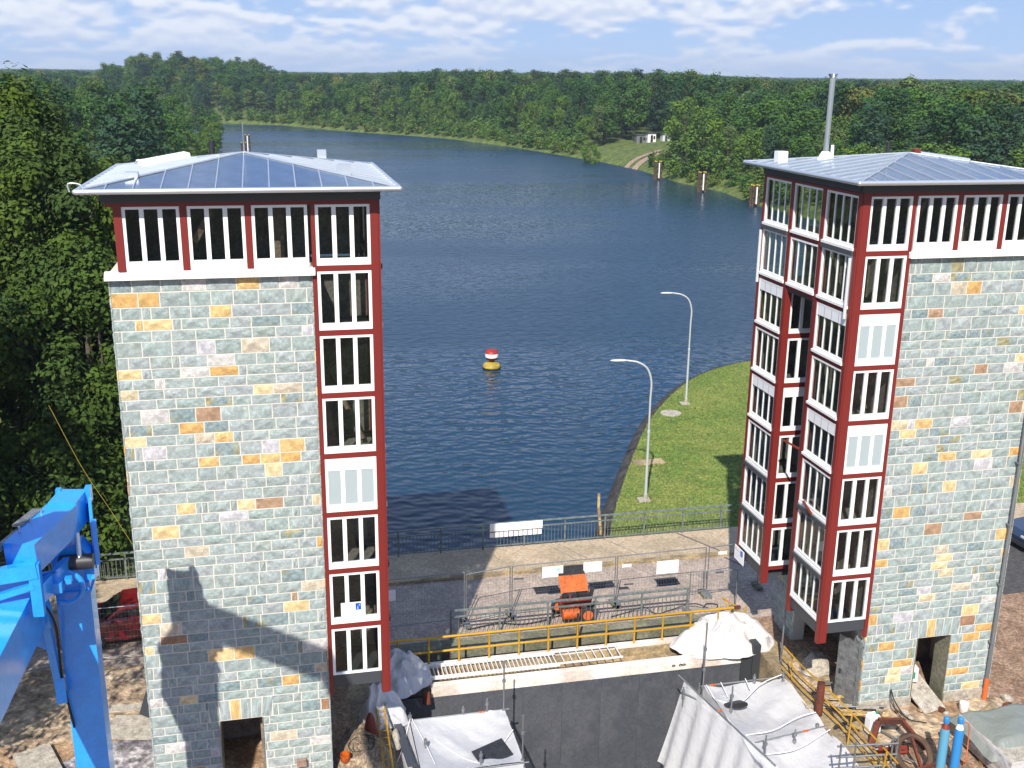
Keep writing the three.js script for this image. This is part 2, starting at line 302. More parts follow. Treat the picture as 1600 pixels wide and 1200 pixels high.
// patches of ground on the building site
function patch(name, cx, cz, rx, rz, y, mat, seed, n = 40) {
  const r = rngOf(seed), ph = r() * 9, s = new THREE.Shape();
  for (let i = 0; i < n; i++) { const a = i / n * 6.2832, k = 0.75 + 0.5 * fbm(Math.cos(a) * 1.6 + ph, Math.sin(a) * 1.6 + ph, 0, seed, 4); s[i ? 'lineTo' : 'moveTo'](cx + Math.cos(a) * rx * k, -(cz + Math.sin(a) * rz * k)); }
  const g = new THREE.ShapeGeometry(s); g.rotateX(-Math.PI / 2); g.translate(0, y, 0); const uv = g.attributes.uv; for (let i = 0; i < uv.count; i++) uv.setXY(i, uv.getX(i) * 0.4, uv.getY(i) * 0.4); struct(name, g, mat);
}
patch('sand_patch', 19.2, -25.3, 1.6, 1.1, 0.012, M.sand, 12);
patch('gravel_patch', -4.9, -27.6, 2.0, 1.5, 0.012, M.gravel, 13);
patch('dirt_patch', -5.2, -31.8, 1.6, 1.6, 0.008, M.rubble, 14);
patch('sand_patch', -7.6, -31.5, 2.6, 2.2, 0.004, M.rubble, 15);
patch('rubble_patch', 17.0, -27.6, 1.0, 2.2, 0.016, M.rubble, 16);
patch('rubble_patch', 17.6, -25.2, 1.7, 0.9, 0.02, M.rubble, 17);
patch('rubble_patch', 21.2, -25.5, 1.0, 0.6, 0.016, M.rubble, 18);
// the grassy bank between the lock basin and the road
const edge = [[13.3, -39.96], [14.5, -42.9], [17.4, -49.1], [20.1, -54.4], [22.9, -58.8], [26.4, -63.1], [29.4, -65.4], [32.4, -66.6], [38, -67.4], [47.5, -66]];
{
  const c = new THREE.CatmullRomCurve3(edge.map(([x, z]) => V(x, 0, z))), pts = c.getPoints(80);
  const s = new THREE.Shape(); pts.forEach((p, i) => s[i ? 'lineTo' : 'moveTo'](p.x, -p.z)); s.lineTo(48.5, 39.96);
  const g = new THREE.ShapeGeometry(s); g.rotateX(-Math.PI / 2); g.translate(0, 0.05, 0); const uv = g.attributes.uv; for (let i = 0; i < uv.count; i++) uv.setXY(i, uv.getX(i) / 7, uv.getY(i) / 7);
  struct('grass_bank', g, M.grass);
  const side = (i) => { const a = pts[Math.max(0, i - 1)], b = pts[Math.min(80, i + 1)], d = V(0, 0, 0).subVectors(b, a).normalize(); return V(d.z, 0, -d.x); };
  const e = surf((u, v) => { const i = Math.round(u * 80), n = side(i), k = [[0, 0.055], [0.10, 0.10], [0.5, -0.15], [1.1, -1.9]][Math.round(v * 3)]; return [pts[i].x + n.x * k[0], k[1], pts[i].z + n.z * k[0]]; }, 80, 3, 45, 2);
  const q = side(10); // the side that faces the water
  if (q.x > 0) { const p = e.attributes.position; for (let i = 0; i < p.count; i++) { const u = Math.round((i % 81)), n = side(u); const k = [[0, 0.055], [0.10, 0.10], [0.5, -0.15], [1.1, -1.9]][3 - Math.floor(i / 81)]; p.setXYZ(i, pts[u].x - n.x * k[0], k[1], pts[u].z - n.z * k[0]); } e.computeVertexNormals(); }
  struct('bank_edging', e, M.edging);
  // blades of grass
  const blade = new THREE.BufferGeometry(), bp = []; const r = rngOf(5);
  for (let i = 0; i < 5; i++) { const a = r() * 6.28, l = 0.05 + r() * 0.06, x = (r() - .5) * .14, z = (r() - .5) * .14, w = 0.012; bp.push(x - Math.cos(a + 1.57) * w, 0, z - Math.sin(a + 1.57) * w, x + Math.cos(a + 1.57) * w, 0, z + Math.sin(a + 1.57) * w, x + Math.cos(a) * l * .7, l, z + Math.sin(a) * l * .7); }
  blade.setAttribute('position', new THREE.Float32BufferAttribute(bp, 3)); blade.computeVertexNormals();
  const poly = pts.map((p) => [p.x, p.z]).concat([[48.5, -39.96]]);
  const inPoly = (x, z) => { let k = false; for (let i = 0, j = poly.length - 1; i < poly.length; j = i++) { const [ax, az] = poly[i], [b0, bz] = poly[j]; if ((az > z) !== (bz > z) && x < (b0 - ax) * (z - az) / (bz - az) + ax) k = !k; } return k; };
  const spots = []; while (spots.length < 60000) { const x = 13 + r() * 24, z = -40 - r() * 27; if (inPoly(x, z)) spots.push([x, z]); }
  const im = new THREE.InstancedMesh(blade, std({ rgb: [1, 1, 1], roughness: 0.9 }), spots.length), m4 = new THREE.Matrix4(), col = new THREE.Color();
  spots.forEach(([x, z], i) => { const s2 = 0.5 + r() * .6; m4.makeRotationY(r() * 6.28).scale(V(s2, s2, s2)).setPosition(x, 0.05, z); im.setMatrixAt(i, m4); const t = fbm(x / 2.5, z / 2.5, 0, 61, 4), y = smooth(.42, .62, t); col.setRGB(0.135 + 0.06 * y + r() * .02, 0.20 + 0.03 * y + r() * .02, 0.045 + 0.02 * y); im.setColorAt(i, col); });
  im.name = 'grass_blades'; im.userData = { kind: 'stuff', label: 'short green lawn on the curved bank beside the canal', category: 'grass' }; im.castShadow = im.receiveShadow = true; scene.add(im);
  // leaves and small weeds: yellow flower dots
}
solo('timber_rail', [beam([14.35, 0.0, -44.9], [13.75, 0.1, -43.0], 0.12, 0.16), beam([13.75, 0.1, -43.0], [13.0, 0.22, -40.2], 0.12, 0.16)], M.timber, 'pale timber rail along the edge of the grass bank, next to the bridge railing', 'rail');
solo('manhole_cover', cyl(V(22.15, 0.04, -56.1), V(22.15, 0.10, -56.1), 0.62, 20), M.plinth, 'round pale concrete manhole cover in the grass near the farther lamp', 'manhole cover');
solo('grass_slab', bx(17.3, 18.9, 0.03, 0.1, -48.9, -48.2), M.concreteOld, 'flat concrete slab in the grass behind the nearer lamp', 'slab');
// sandy slipway on the far bank
{
  const strip = (a, b, w) => surf((u, v) => { const x = a[0] + (b[0] - a[0]) * u + (v - .5) * w * 0.35, z = a[1] + (b[1] - a[1]) * u + (v - .5) * w; return [x, groundHeight(x, z) + 0.12, z]; }, 14, 3, 6, 1);
  struct('slipway', [strip([78, -238], [97, -262], 1.8), strip([77.5, -232], [94, -254], 2.2)], std({ rgb: [0.62, 0.44, 0.31], roughness: 0.95, map: mottle }));
}

// ---------------------------------------------------------------- the two stone towers
const ZF = -26.1, ZB = -32.0, GREYS = [[0.305, 0.365, 0.352], [0.32, 0.375, 0.365], [0.295, 0.35, 0.342], [0.33, 0.375, 0.375], [0.305, 0.355, 0.338], [0.32, 0.358, 0.362], [0.295, 0.36, 0.345]];
const stoneMap = (seed, amt) => grey((x, y) => { const a = fbm(x * 5, y * 5, 5, seed, 5, 0.6), v = smooth(0.62, 0.72, fbm(x * 14, y * 14, 14, seed + 3, 4, 0.6)); return 0.84 + amt * 0.7 * (a - 0.5) + 0.12 * v; }, 256);
const stoneMaps = [stoneMap(301, 0.42), stoneMap(311, 0.6)];
const stainMap = (seed) => tex(256, (x, y, o) => { const t = smooth(0.45, 0.6, fbm(x * 2, y * 2, 2, seed, 3, 0.45)), a = 0.85 + 0.4 * (fbm(x * 12, y * 12, 12, seed + 5, 4) - 0.5); const g = [0.60, 0.67, 0.68], s = [0.69, 0.66, 0.50]; for (let c = 0; c < 3; c++) o[c] = (g[c] + (s[c] - g[c]) * t) * a * 1.08; });
const stainMaps = [stainMap(321), stainMap(331)];
const stoneBump = grey((x, y) => fbm(x * 5, y * 5, 5, 341, 5, 0.6), 256, false);
const sm = (rgb, map) => std({ rgb, map, roughness: 0.85, bumpMap: stoneBump, bumpScale: 0.02 });
const STONE = {
  grey: GREYS.flatMap((c) => [sm(c.map((v) => v * 1.34), stoneMaps[0]), sm(c.map((v) => v * 1.40), stoneMaps[1])]),
  stain: [sm([.88, .88, .88], stainMaps[0]), sm([0.82, 0.84, 0.84], stainMaps[1])],
  ochre: [[0.60, 0.40, 0.17], [0.64, 0.47, 0.24], [0.55, 0.33, 0.12], [0.66, 0.52, 0.30]].map((c) => sm(c.map((v) => v * 1.40), stoneMaps[1])),
  cream: [[0.66, 0.55, 0.36], [0.60, 0.52, 0.40]].map((c) => sm(c.map((v) => v * 1.15), stoneMaps[1])),
  pale: [[0.58, 0.57, 0.60], [0.62, 0.60, 0.58]].map((c) => sm(c.map((v) => v * 1.15), stoneMaps[1])),
  rust: [[0.36, 0.20, 0.12], [0.42, 0.27, 0.17]].map((c) => sm(c.map((v) => v * 1.2), stoneMaps[1])),
};
function stoneClass(r) { const q = r(); return q < 0.79 ? 'grey' : q < 0.87 ? 'stain' : q < 0.94 ? 'ochre' : q < 0.96 ? 'cream' : q < 0.985 ? 'pale' : 'rust'; }
// rock-faced blocks: unit face, depth 1 behind it, a broken front that stands proud
const blocks = Array.from({ length: 12 }, (_, n) => {
  const r = rngOf(900 + n), nx = 4, ny = 3, P = [], front = (i, j) => { const e = i === 0 || j === 0 || i === nx || j === ny; const jx = e ? 0 : (r() - .5) * .12, jy = e ? 0 : (r() - .5) * .16; return [i / nx - .5 + jx, j / ny - .5 + jy, e ? 0.1 * r() : 0.3 + r() * 0.7]; };
  for (let j = 0; j <= ny; j++) for (let i = 0; i <= nx; i++) P.push(front(i, j));
  const pos = [], uv = [], tri = (a, b, c) => { for (const q of [a, b, c]) { pos.push(...q); uv.push((q[0] + .5) * .8 + n * .23, (q[1] + .5) * .4 + n * .37); } };
  const at = (i, j) => P[j * (nx + 1) + i];
  for (let j = 0; j < ny; j++) for (let i = 0; i < nx; i++) { const a = at(i, j), b = at(i + 1, j), c = at(i + 1, j + 1), d = at(i, j + 1); if (r() < .5) { tri(a, b, c); tri(a, c, d); } else { tri(a, b, d); tri(b, c, d); } }
  const loop = [[-.5, -.5], [.5, -.5], [.5, .5], [-.5, .5]];
  for (let k = 0; k < 4; k++) { const [x0, y0] = loop[k], [x1, y1] = loop[(k + 1) % 4]; tri([x0, y0, 0.1], [x0, y0, -1], [x1, y1, -1]); tri([x0, y0, 0.1], [x1, y1, -1], [x1, y1, 0.1]); }
  const g = new THREE.BufferGeometry(); g.setAttribute('position', new THREE.Float32BufferAttribute(pos, 3)); g.setAttribute('uv', new THREE.Float32BufferAttribute(uv, 2)); g.computeVertexNormals(); return g;
});
function layCourses(u0, u1, v0, v1, holes, seed) {            // ashlar courses of uneven height, stones of uneven length
  const r = rngOf(seed), out = [], J = 0.031; let v = v0, row = 0;
  while (v < v1 - 0.05) {
    let h = pick([0.26, 0.255, 0.27, 0.36, 0.375, 0.30], r); for (const q of holes) if (q[3] > v + .1 && q[3] < v + h + .1) h = q[3] - v; if (v + h > v1 - 0.12) h = v1 - v;
    let u = u0 - (row % 2 ? rr(0.18, 0.42, r) : rr(0, 0.1, r));
    while (u < u1 - 0.02) {
      let w = r() < 0.07 ? rr(0.14, 0.24, r) : rr(0.42, 0.72, r); let a = Math.max(u, u0), b = Math.min(u + w, u1); if (u1 - b < 0.12) { b = u1; w = b - u + 1e-3; }
      let spans = [[a, b]];
      for (const [hu0, hu1, hv0, hv1] of holes) if (v + h > hv0 + .03 && v < hv1 - .03) spans = spans.flatMap(([p, q]) => q <= hu0 || p >= hu1 ? [[p, q]] : [[p, Math.min(q, hu0)], [Math.max(p, hu1), q]].filter(([x, y]) => y - x > 0.05));
      for (const [p, q] of spans) if (q - p > 0.06) out.push({ u: (p + q) / 2, v: v + h / 2, w: q - p - J, h: h - J });
      u += w;
    }
    v += h; row++;
  }
  return out;
}
function frameAt(o, u, n) { return new THREE.Matrix4().makeBasis(u, V(0, 1, 0), n).setPosition(o); }
const fb = (F, u0, u1, v0, v1, n0, n1) => bx(u0, u1, v0, v1, n0, n1).applyMatrix4(F);
function fpane(F, u0, u1, v0, v1, n) { const g = new THREE.PlaneGeometry(u1 - u0, v1 - v0); g.translate((u0 + u1) / 2, (v0 + v1) / 2, n); return g.applyMatrix4(F); }
const FRONT = frameAt(V(0, 0, ZF), V(1, 0, 0), V(0, 0, 1));
const sideFrame = (x, s) => frameAt(V(x, 0, 0), V(0, 0, -s), V(s, 0, 0));       // s = -1 looks towards -x

// a window: white frame with mullions and panes
function windowAt(T, F, u0, u1, v0, v1, o = {}) {
  const st = o.stile ?? 0.075, top = o.top ?? 0.06, bot = o.bot ?? 0.17, mw = o.mullion ?? 0.105, n = o.lights ?? 3, panel = o.panel ?? 0;
  const W = part('window', [fb(F, u0, u0 + st, v0, v1, -0.06, 0.03), fb(F, u1 - st, u1, v0, v1, -0.06, 0.03), fb(F, u0 + st, u1 - st, v1 - top, v1, -0.06, 0.028), fb(F, u0 + st, u1 - st, v0, v0 + bot, -0.06, 0.028)], M.white, T, o.label);
  const a = u0 + st, b = u1 - st, c = v0 + bot, d = v1 - top - panel, lw = (b - a - mw * (n - 1)) / n;
  if (panel) { part('panel', fb(F, a, b, d, v1 - top, -0.04, 0.022), M.whitePanel, W); if (o.boards) for (let k = 1; k < n; k++) part('panel_joint', fb(F, a + k * (b - a) / n - 0.006, a + k * (b - a) / n + 0.006, d, v1 - top, 0.0225, 0.026), M.galv, W); }
  for (let k = 0; k < n; k++) {
    const p = a + k * (lw + mw);
    if (k) part('mullion', fb(F, p - mw, p, c, d, -0.05, o.proud ?? 0.022), M.white, W);
    part('pane', fpane(F, p, p + lw, c, d, -0.02), M.glass, W);
  }
  if (o.sill) part('sill', fb(F, u0 - 0.01, u1 + 0.01, v0 - 0.07, v0 + 0.005, -0.02, o.sill), M.white, W);
  if (o.film) part('plastic_film', surf((u, v) => { const q = V(a - .03 + (b - a + .06) * u, c - .03 - .06 * Math.abs(Math.sin(u * 7)) * (1 - v) + (d - c + .06) * v, 0.006 + 0.010 * fbm(u * 5, v * 4, 0, o.film, 3)).applyMatrix4(F); return [q.x, q.y, q.z]; }, 14, 12), M.film, W, 'milky plastic film taped over the window lights');
  return W;
}
const ROWS = Array.from({ length: 8 }, (_, i) => { const t = 15.975 - 1.617 * i; return [i === 7 ? 3.27 : t - 1.47, t]; });

function tower(cfg) {
  const { x0, x1, s0, s1, g0, g1, bays, door, seed, s, film } = cfg, cx = (x0 + x1) / 2;
  const T = thing('stone_tower', cfg.label, 'tower', [cx, 0, ZF - 3], 'stone towers on either side of the lock');
  // masonry body: mortar-coloured walls round a hollow, with a doorway
  const [d0, d1, dh] = door, back = ZF - 0.035, flank = (a, b, open) => open ? [bx(a, b, 2.78, 14.42, ZB + 0.5, ZF - 0.6), bx(a, b, 0, 2.78, ZB + .5, -30.6)] : [bx(a, b, 0, 14.42, ZB + 0.5, ZF - 0.6)];
  part('wall', [bx(s0, d0, 0, 14.42, ZF - 0.6, back), bx(d1, s1, 0, 14.42, ZF - 0.6, back), bx(d0, d1, dh, 14.42, ZF - 0.6, back), bx(s0, s1, 0, 14.42, ZB, ZB + 0.5), ...flank(s0, s0 + .45, s < 0), ...flank(s1 - .45, s1, s > 0)], M.mortar, T);
  part('interior_floor', bx(s0 + 0.45, s1 - 0.45, 14.2, 14.4, ZB + 0.5, ZF - 0.6), M.inside, T); part('interior_floor', bx(s0 + 0.45, s1 - 0.45, 2.7, 2.85, ZB + 0.5, ZF - 0.6), M.inside, T);
  part('interior_wall', s > 0 ? bx(s0 + .46, s1 - 1.2, 0.02, 2.7, ZF - 2.6, ZF - 2.5) : bx(s0 + 1.2, s1 - .46, 0.02, 2.7, ZF - 2.6, ZF - 2.5), M.inside, T); part('interior_wall', s > 0 ? bx(s1 - 1.9, s1 - 1.75, .02, 2.7, ZB + .5, ZF - .6) : bx(s0 + 1.6, s0 + 1.75, .02, 2.7, ZB + .5, ZF - .6), M.inside, T);
  const arch = [d0 - 0.26, d1 + 0.26, dh, dh + 0.62];
  const stones = layCourses(s0, s1, cfg.plinth, 14.30, [[d0 - 0.01, d1 + 0.01, -1, dh], arch], seed), r = rngOf(seed + 1);
  stones.forEach((q) => { q.size = q.w * q.h / ((q.u) ** 2 + (q.v - 19) ** 2 + ZF ** 2); });
  stones.sort((a, b) => b.size - a.size);
  const rest = {};
  const makeStone = (q, i, skewTop = 0) => {
    const mats = STONE[q.kind ?? stoneClass(r)], mat = pick(mats, r), g = pick(blocks, r), dz = rr(0.008, 0.028, r), lift = rr(-0.003, 0.003, r);
    if (i < 300) { const m = shade(new THREE.Mesh(g, mat)); m.name = 'stone'; m.position.set(q.u - cx, q.v, back + 0.006 + lift - ZF + 3); m.scale.set(q.w, q.h, dz); if (q.turn) m.rotation.z = q.turn; T.add(m); }
    else { const h = g.clone(); h.scale(q.w, q.h, dz); if (q.turn) h.rotateZ(q.turn); h.translate(q.u, q.v, back + 0.006 + lift); (rest[mat.uuid] ??= [mat, []])[1].push(h); }
  };
  const n = 6; for (let k = 0; k < n; k++) { const t = (k + .5) / n, w = (arch[1] - arch[0]) / n; makeStone({ u: arch[0] + w * (k + .5), v: arch[2] + 0.31, w: w - 0.03, h: 0.58, turn: (0.5 - t) * 0.22, kind: k === 2 ? 'ochre' : 'grey' }, 0); }
  stones.forEach((q, i) => makeStone(q, i + n));
  // stones on the flank that faces the lock and on the other flank
  for (const [xx, sg] of [[s0, -1], [s1, 1]]) {
    const F = sideFrame(xx, sg), us = layCourses(sg < 0 ? ZB : -ZF, sg < 0 ? ZF : -ZB, 0.0, 14.3, sg === s ? [sg < 0 ? [-30.6, ZF - .62, -1, 2.78] : [-ZF + .62, 30.6, -1, 2.78]] : [], seed + 7 + sg);
    for (const q of us) { const mat = pick(STONE[stoneClass(r)], r), h = pick(blocks, r).clone(); h.scale(q.w, q.h, 0.03).translate(q.u, q.v, 0.006).applyMatrix4(F); (rest[mat.uuid] ??= [mat, []])[1].push(h); }
  }
  for (const [mat, gs] of Object.values(rest)) { const m = part('masonry', gs, mat, T); m.userData.kind = 'stuff'; }
  if (cfg.plinth > 0.1) for (const [a, b] of [[s0 - .03, d0], [d1, s1 + .03]]) part('plinth', bx(a, b, 0, cfg.plinth - 0.01, back - .1, ZF + 0.045), M.plinth, T);
  part('door_reveal', [bx(d1 - 0.02, d1 + 0.0, 0, dh, ZF - 0.7, ZF + 0.0), bx(d0, d0 + 0.02, 0, dh, ZF - 0.7, ZF - 0.0)], M.concreteMoss, T);
  // sill band above the masonry
  const sl = part('stone_sill', bx(s0, s1, 14.3, 14.4, ZF - .1, ZF), M.white, T);
  // extruded profile runs along x: turn it so that the slope faces the front
  { const g = new THREE.BufferGeometry(); const a = s0 - 0.07, b = s1 + 0.07, pr = [[0.15, 0], [0.15, 0.05], [0.02, 0.185], [-0.12, 0.185], [-0.12, 0]], ps = []; const q3 = (x, p) => [x - cx, 14.29 + p[1], p[0] + 3]; for (let k = 0; k < pr.length; k++) { const p = pr[k], t = pr[(k + 1) % pr.length]; ps.push(...q3(a, p), ...q3(b, t), ...q3(b, p), ...q3(a, p), ...q3(a, t), ...q3(b, t)); } for (const x of [a, b]) for (let k = 1; k < pr.length - 1; k++) ps.push(...q3(x, pr[0]), ...q3(x, pr[k]), ...q3(x, pr[k + 1])); g.setAttribute('position', new THREE.Float32BufferAttribute(ps, 3)); g.setAttribute('uv', new THREE.Float32BufferAttribute(new Float32Array(ps.length / 3 * 2), 2)); g.computeVertexNormals(); sl.geometry = g; }
  // red steel posts and transoms of the front
  const yTop = 16.07, gl = [g0, g1], post = (a, b, v0, v1, dep = 0.06) => part('post', bx(a, b, v0, v1, ZF - 0.16, ZF + dep), M.red, T);
  const all = [...bays].sort((p, q) => p[0] - q[0]), gbay = s > 0 ? all[3] : all[0];
  post(x0 + (s > 0 ? 0.2 : 0.0), all[0][0] - 0.004, s > 0 ? 14.48 : 2.62, yTop);
  for (let k = 0; k < 3; k++) { const isG = (s > 0 && k === 2) || (s < 0 && k === 0); if (!isG) post(all[k][1] + 0.004, all[k + 1][0] - 0.004, 14.48, yTop, 0.04); }
  post(all[3][1] + 0.004, x1 - (s > 0 ? 0 : 0.2), s > 0 ? 2.6 : 14.48, yTop);
  if (s > 0) post(s1 + 0.015, gbay[0] - 0.004, 2.66, yTop, 0.035); else post(gbay[1] + 0.004, s0 - 0.015, 2.66, yTop, 0.035);
  part('top_beam', bx(x0 + .02, x1 - .02, 15.985, 16.075, ZF - 0.14, ZF + 0.032), M.red, T);
  for (let i = 0; i < 7; i++) part('transom', bx(gbay[0] - 0.004, gbay[1] + 0.004, ROWS[i + 1][1] + 0.004, ROWS[i][0] - 0.004, ZF - 0.14, ZF + 0.033), M.red, T);
  for (const b of all) if (b !== gbay) windowAt(T, FRONT, b[0], b[1], 14.485, 15.98, { bot: 0.22 });
  ROWS.forEach(([a, b], i) => windowAt(T, FRONT, gbay[0], gbay[1], a, b, film.includes(i) ? { panel: 0.27, film: 41 + i, bot: 0.2 } : i === 7 ? { bot: 0.05 } : {}));
  part('apron', bx(gbay[0], gbay[1], 2.9, 3.262, ZF - 0.1, ZF + 0.0), M.apron, T);
  // glazed oriels of the flank that faces the lock
  const xs = s > 0 ? x1 : x0, F = sideFrame(xs, s), toU = (z) => (s > 0 ? -z : z), zs = [ZF, -28.07, -30.02, ZB];
  const span = (za, zb) => [Math.min(toU(za), toU(zb)), Math.max(toU(za), toU(zb))];
  const fpost = (z0, z1, v0, v1) => { const [a, b] = span(z0, z1); part('post', fb(F, a, b, v0, v1, -0.16, 0.05), M.red, T); };
  fpost(ZF + 0.04, ZF - 0.12, 2.6, yTop - 0.004); fpost(-27.97, -28.17, 2.7, yTop - 0.004); fpost(-29.92, -30.12, 2.7, yTop - 0.004); fpost(ZB + 0.14, ZB, 2.6, yTop - 0.004);
  fpost(ZF - 0.12, -27.97, 15.985, 16.06); fpost(-28.17, -29.92, 15.985, 16.06); fpost(-30.12, ZB + 0.14, 15.985, 16.06);
  const bz = [[ZF - 0.125, -27.965], [-28.175, -29.915], [-30.125, ZB + 0.145]];
  bz.forEach(([za, zb], k) => {
    const [a, b] = span(za, zb);
    ROWS.forEach(([v0, v1], i) => {
      if (k === 1 && i > 1) return;
      const pn = i === 2 || i === 4 ? 0.3 : 0;
      windowAt(T, F, a, b, v0 + 0.06, v1, { lights: 4, mullion: 0.042, stile: 0.05, bot: 0.09, panel: pn, boards: pn > 0, sill: i < 5 ? 0.09 : 0.04, proud: 0.0 });
      if (i < 7 && !(k === 1 && i === 1)) part(i >= 5 || (i === 0 && k !== 1) ? 'blind_box' : 'transom', fb(F, a, b, ROWS[i + 1][1] + 0.005, v0 - 0.012, -0.14, i >= 5 || (i === 0 && k !== 1) ? 0.10 : 0.03), i >= 5 || (i === 0 && k !== 1) ? M.fascia : M.red, T);
    });
    if (k !== 1) part('apron', fb(F, a, b, 2.86, 3.318, -0.1, 0.0), M.apron, T);
    else part('transom', fb(F, a, b, 12.74, ROWS[1][0] - 0.012, -0.14, 0.03), M.red, T);
  });
  // return wall in the recess, facing the front, and the recess's back
  const RF = frameAt(V(0, 0, -30.0), V(1, 0, 0), V(0, 0, 1)), inX = s > 0 ? [xs - 1.05, xs - 0.17] : [xs + 0.17, xs + 1.05];
  for (let i = 2; i < 8; i++) { const [v0, v1] = ROWS[i]; windowAt(T, RF, inX[0], inX[1] - 0.02, v0 + 0.02, v1, { lights: 2, bot: 0.14, mullion: 0.1, panel: i === 4 ? 0.25 : 0 }); part('transom', fb(RF, inX[0], inX[1], v0 - 0.125, v0 + 0.012, -0.1, 0.02), M.red, T); }
  const rb = s > 0 ? [xs - 1.25, xs - 1.06] : [xs + 1.06, xs + 1.25];
  part('recess_wall', [bx(rb[0], rb[1], 2.9, 12.74, -30.0, -28.07), bx(Math.min(xs, rb[0]), Math.max(xs, rb[1]), 12.66, 12.735, -29.98, -28.09)], M.apron, T);
  part('return_wall', bx(Math.min(xs - s * 1.05, xs - s * .1), Math.max(xs - s * 1.05, xs - s * .1), 2.9, 12.7, -28.16, -28.09), M.apron, T);
  // soffits under the oriels, interior lining, ceiling
  const gi = s > 0 ? [s1 + 0.02, xs - 0.14] : [xs + 0.14, s0 - 0.02];
  part('soffit', [bx(gi[0], gi[1], 2.84, 2.93, -28.05, ZF - 0.14), bx(gi[0], gi[1], 2.84, 2.93, ZB + .1, -30.1)], M.apron, T);
  part('interior_lining', [bx(gi[0] + .02, gi[1] - .02, 3.0, 14.4, -28.06, -28.0), bx(gi[0] + .02, gi[1] - .02, 3.0, 12.6, -31.97, -31.9), bx(x0 + 0.3, x1 - 0.3, 14.42, 16.0, ZF - 2.3, ZF - 2.2), bx(x0 + .2, x0 + .3, 14.42, 16.0, ZB + .4, ZF - .3).translate(s > 0 ? 0 : x1 - x0 - .5, 0, 0), bx(s > 0 ? s1 : s0 - .05, s > 0 ? s1 + .05 : s0, 2.95, 14.4, ZB + .1, ZF - .2)], M.inside, T);
  for (const y of [6.15, 9.4, 12.63]) { part('interior_floor', bx(gi[0] + .04, gi[1] - .04, y, y + 0.12, -27.95, ZF - 0.2), M.inside, T); part('interior_floor', bx(gi[0] + .04, gi[1] - .04, y, y + 0.12, -31.85, -30.2), M.inside, T); }
  part('interior_stair', [beam([gi[0] + .2, 3.3, ZF - 1.2], [gi[1] - .2, 4.6, ZF - 1.0], 0.12, 0.08), beam([gi[1] - .3, 9.7, ZF - .9], [gi[0] + .3, 11.6, ZF - 1.2], 0.1, 0.1), beam([all[1][0] + .08, 15.1, ZF - 0.3], [all[1][0] + .6, 16.0, ZF - 0.5], 0.14, 0.16), bx(all[2][0] + .42, all[2][0] + .74, 14.45, 16, ZF - .95, ZF - .65)], M.insideWood, T);
  // fascia, soffit and the hipped zinc roof
  const ov = 0.60, ox = 0.48, ex0 = x0 - ox, ex1 = x1 + ox, ez0 = ZB - ov, ez1 = ZF + ov, ey = 16.40, ap = V(cx, s > 0 ? 16.99 : 16.9, ZF - 2.95);
  part('fascia', [bx(x0 - 0.05, x1 + 0.05, 16.08, 16.355, ZF, ZF + 0.075), bx(x0 - 0.05, x1 + 0.05, 16.08, 16.355, ZB - .075, ZB), bx(x0 - 0.075, x0 - .001, 16.08, 16.354, ZB, ZF), bx(x1 + .001, x1 + 0.075, 16.08, 16.354, ZB, ZF)], M.fascia, T);
  part('eaves_soffit', bx(ex0 + 0.02, ex1 - 0.02, 16.356, 16.385, ez0 + 0.02, ez1 - 0.02), M.fascia, T);
  const roof = part('roof', [tubeBox(ex0, ex1, ez0, ez1, ey - 0.01)], M.zincTrim, T);
  const corners = [V(ex0, ey, ez1), V(ex1, ey, ez1), V(ex1, ey, ez0), V(ex0, ey, ez0)], NP = 12;
  for (let k = 0; k < 4; k++) {
    const A = corners[k], B = corners[(k + 1) % 4], mid = A.clone().lerp(B, .5), upv = ap.clone().sub(mid), at = (u, q) => A.clone().lerp(B, u).addScaledVector(upv, q), lim = (u) => 1 - Math.abs(2 * u - 1);
    const nrm = B.clone().sub(A).cross(upv).normalize();
    for (let i = 0; i < NP; i++) {
      const u0 = i / NP, u1 = (i + 1) / NP, pts = [at(u0, 0), at(u1, 0), at(u1, lim(u1)), at(u0, lim(u0))], ps = [], uvs = [], J = V(0, rr(-.002, .003), 0);
      for (const t of [[0, 1, 2], [0, 2, 3]]) for (const e of t) { ps.push(pts[e].x + J.x, pts[e].y + J.y, pts[e].z); uvs.push([0, .6, .6, 0][e] + i * .6 + k, [0, 0, lim(u1) * 3, lim(u0) * 3][e]); }
      const g = new THREE.BufferGeometry(); g.setAttribute('position', new THREE.Float32BufferAttribute(ps, 3)); g.setAttribute('uv', new THREE.Float32BufferAttribute(uvs, 2)); g.computeVertexNormals(); g.clearGroups();
      part('roof_panel', g, pick(M.zinc), roof);
      if (i) { const p = at(u0, 0.01).addScaledVector(nrm, 0.012), q = at(u0, lim(u0) - .01).addScaledVector(nrm, 0.012); part('seam', beam(p.toArray(), q.toArray(), 0.026, 0.04), M.zincTrim, roof); }
    }
    part('hip_cap', cyl(A.clone().add(V(0, .02, 0)), ap.clone().add(V(0, .015, 0)), 0.026, 6), M.zincTrim, roof);
  }
  cfg.extras?.(T, ap, roof);
  return T;
}
function tubeBox(x0, x1, z0, z1, y) { const c = [[x0, y, z1], [x1, y, z1], [x1, y, z0], [x0, y, z0]], gs = []; for (let k = 0; k < 4; k++) gs.push(C3(c[k], c[(k + 1) % 4], 0.065, 8)); for (const p of c) gs.push(new THREE.SphereGeometry(0.068, 8, 6).translate(...p)); return merge(gs); }
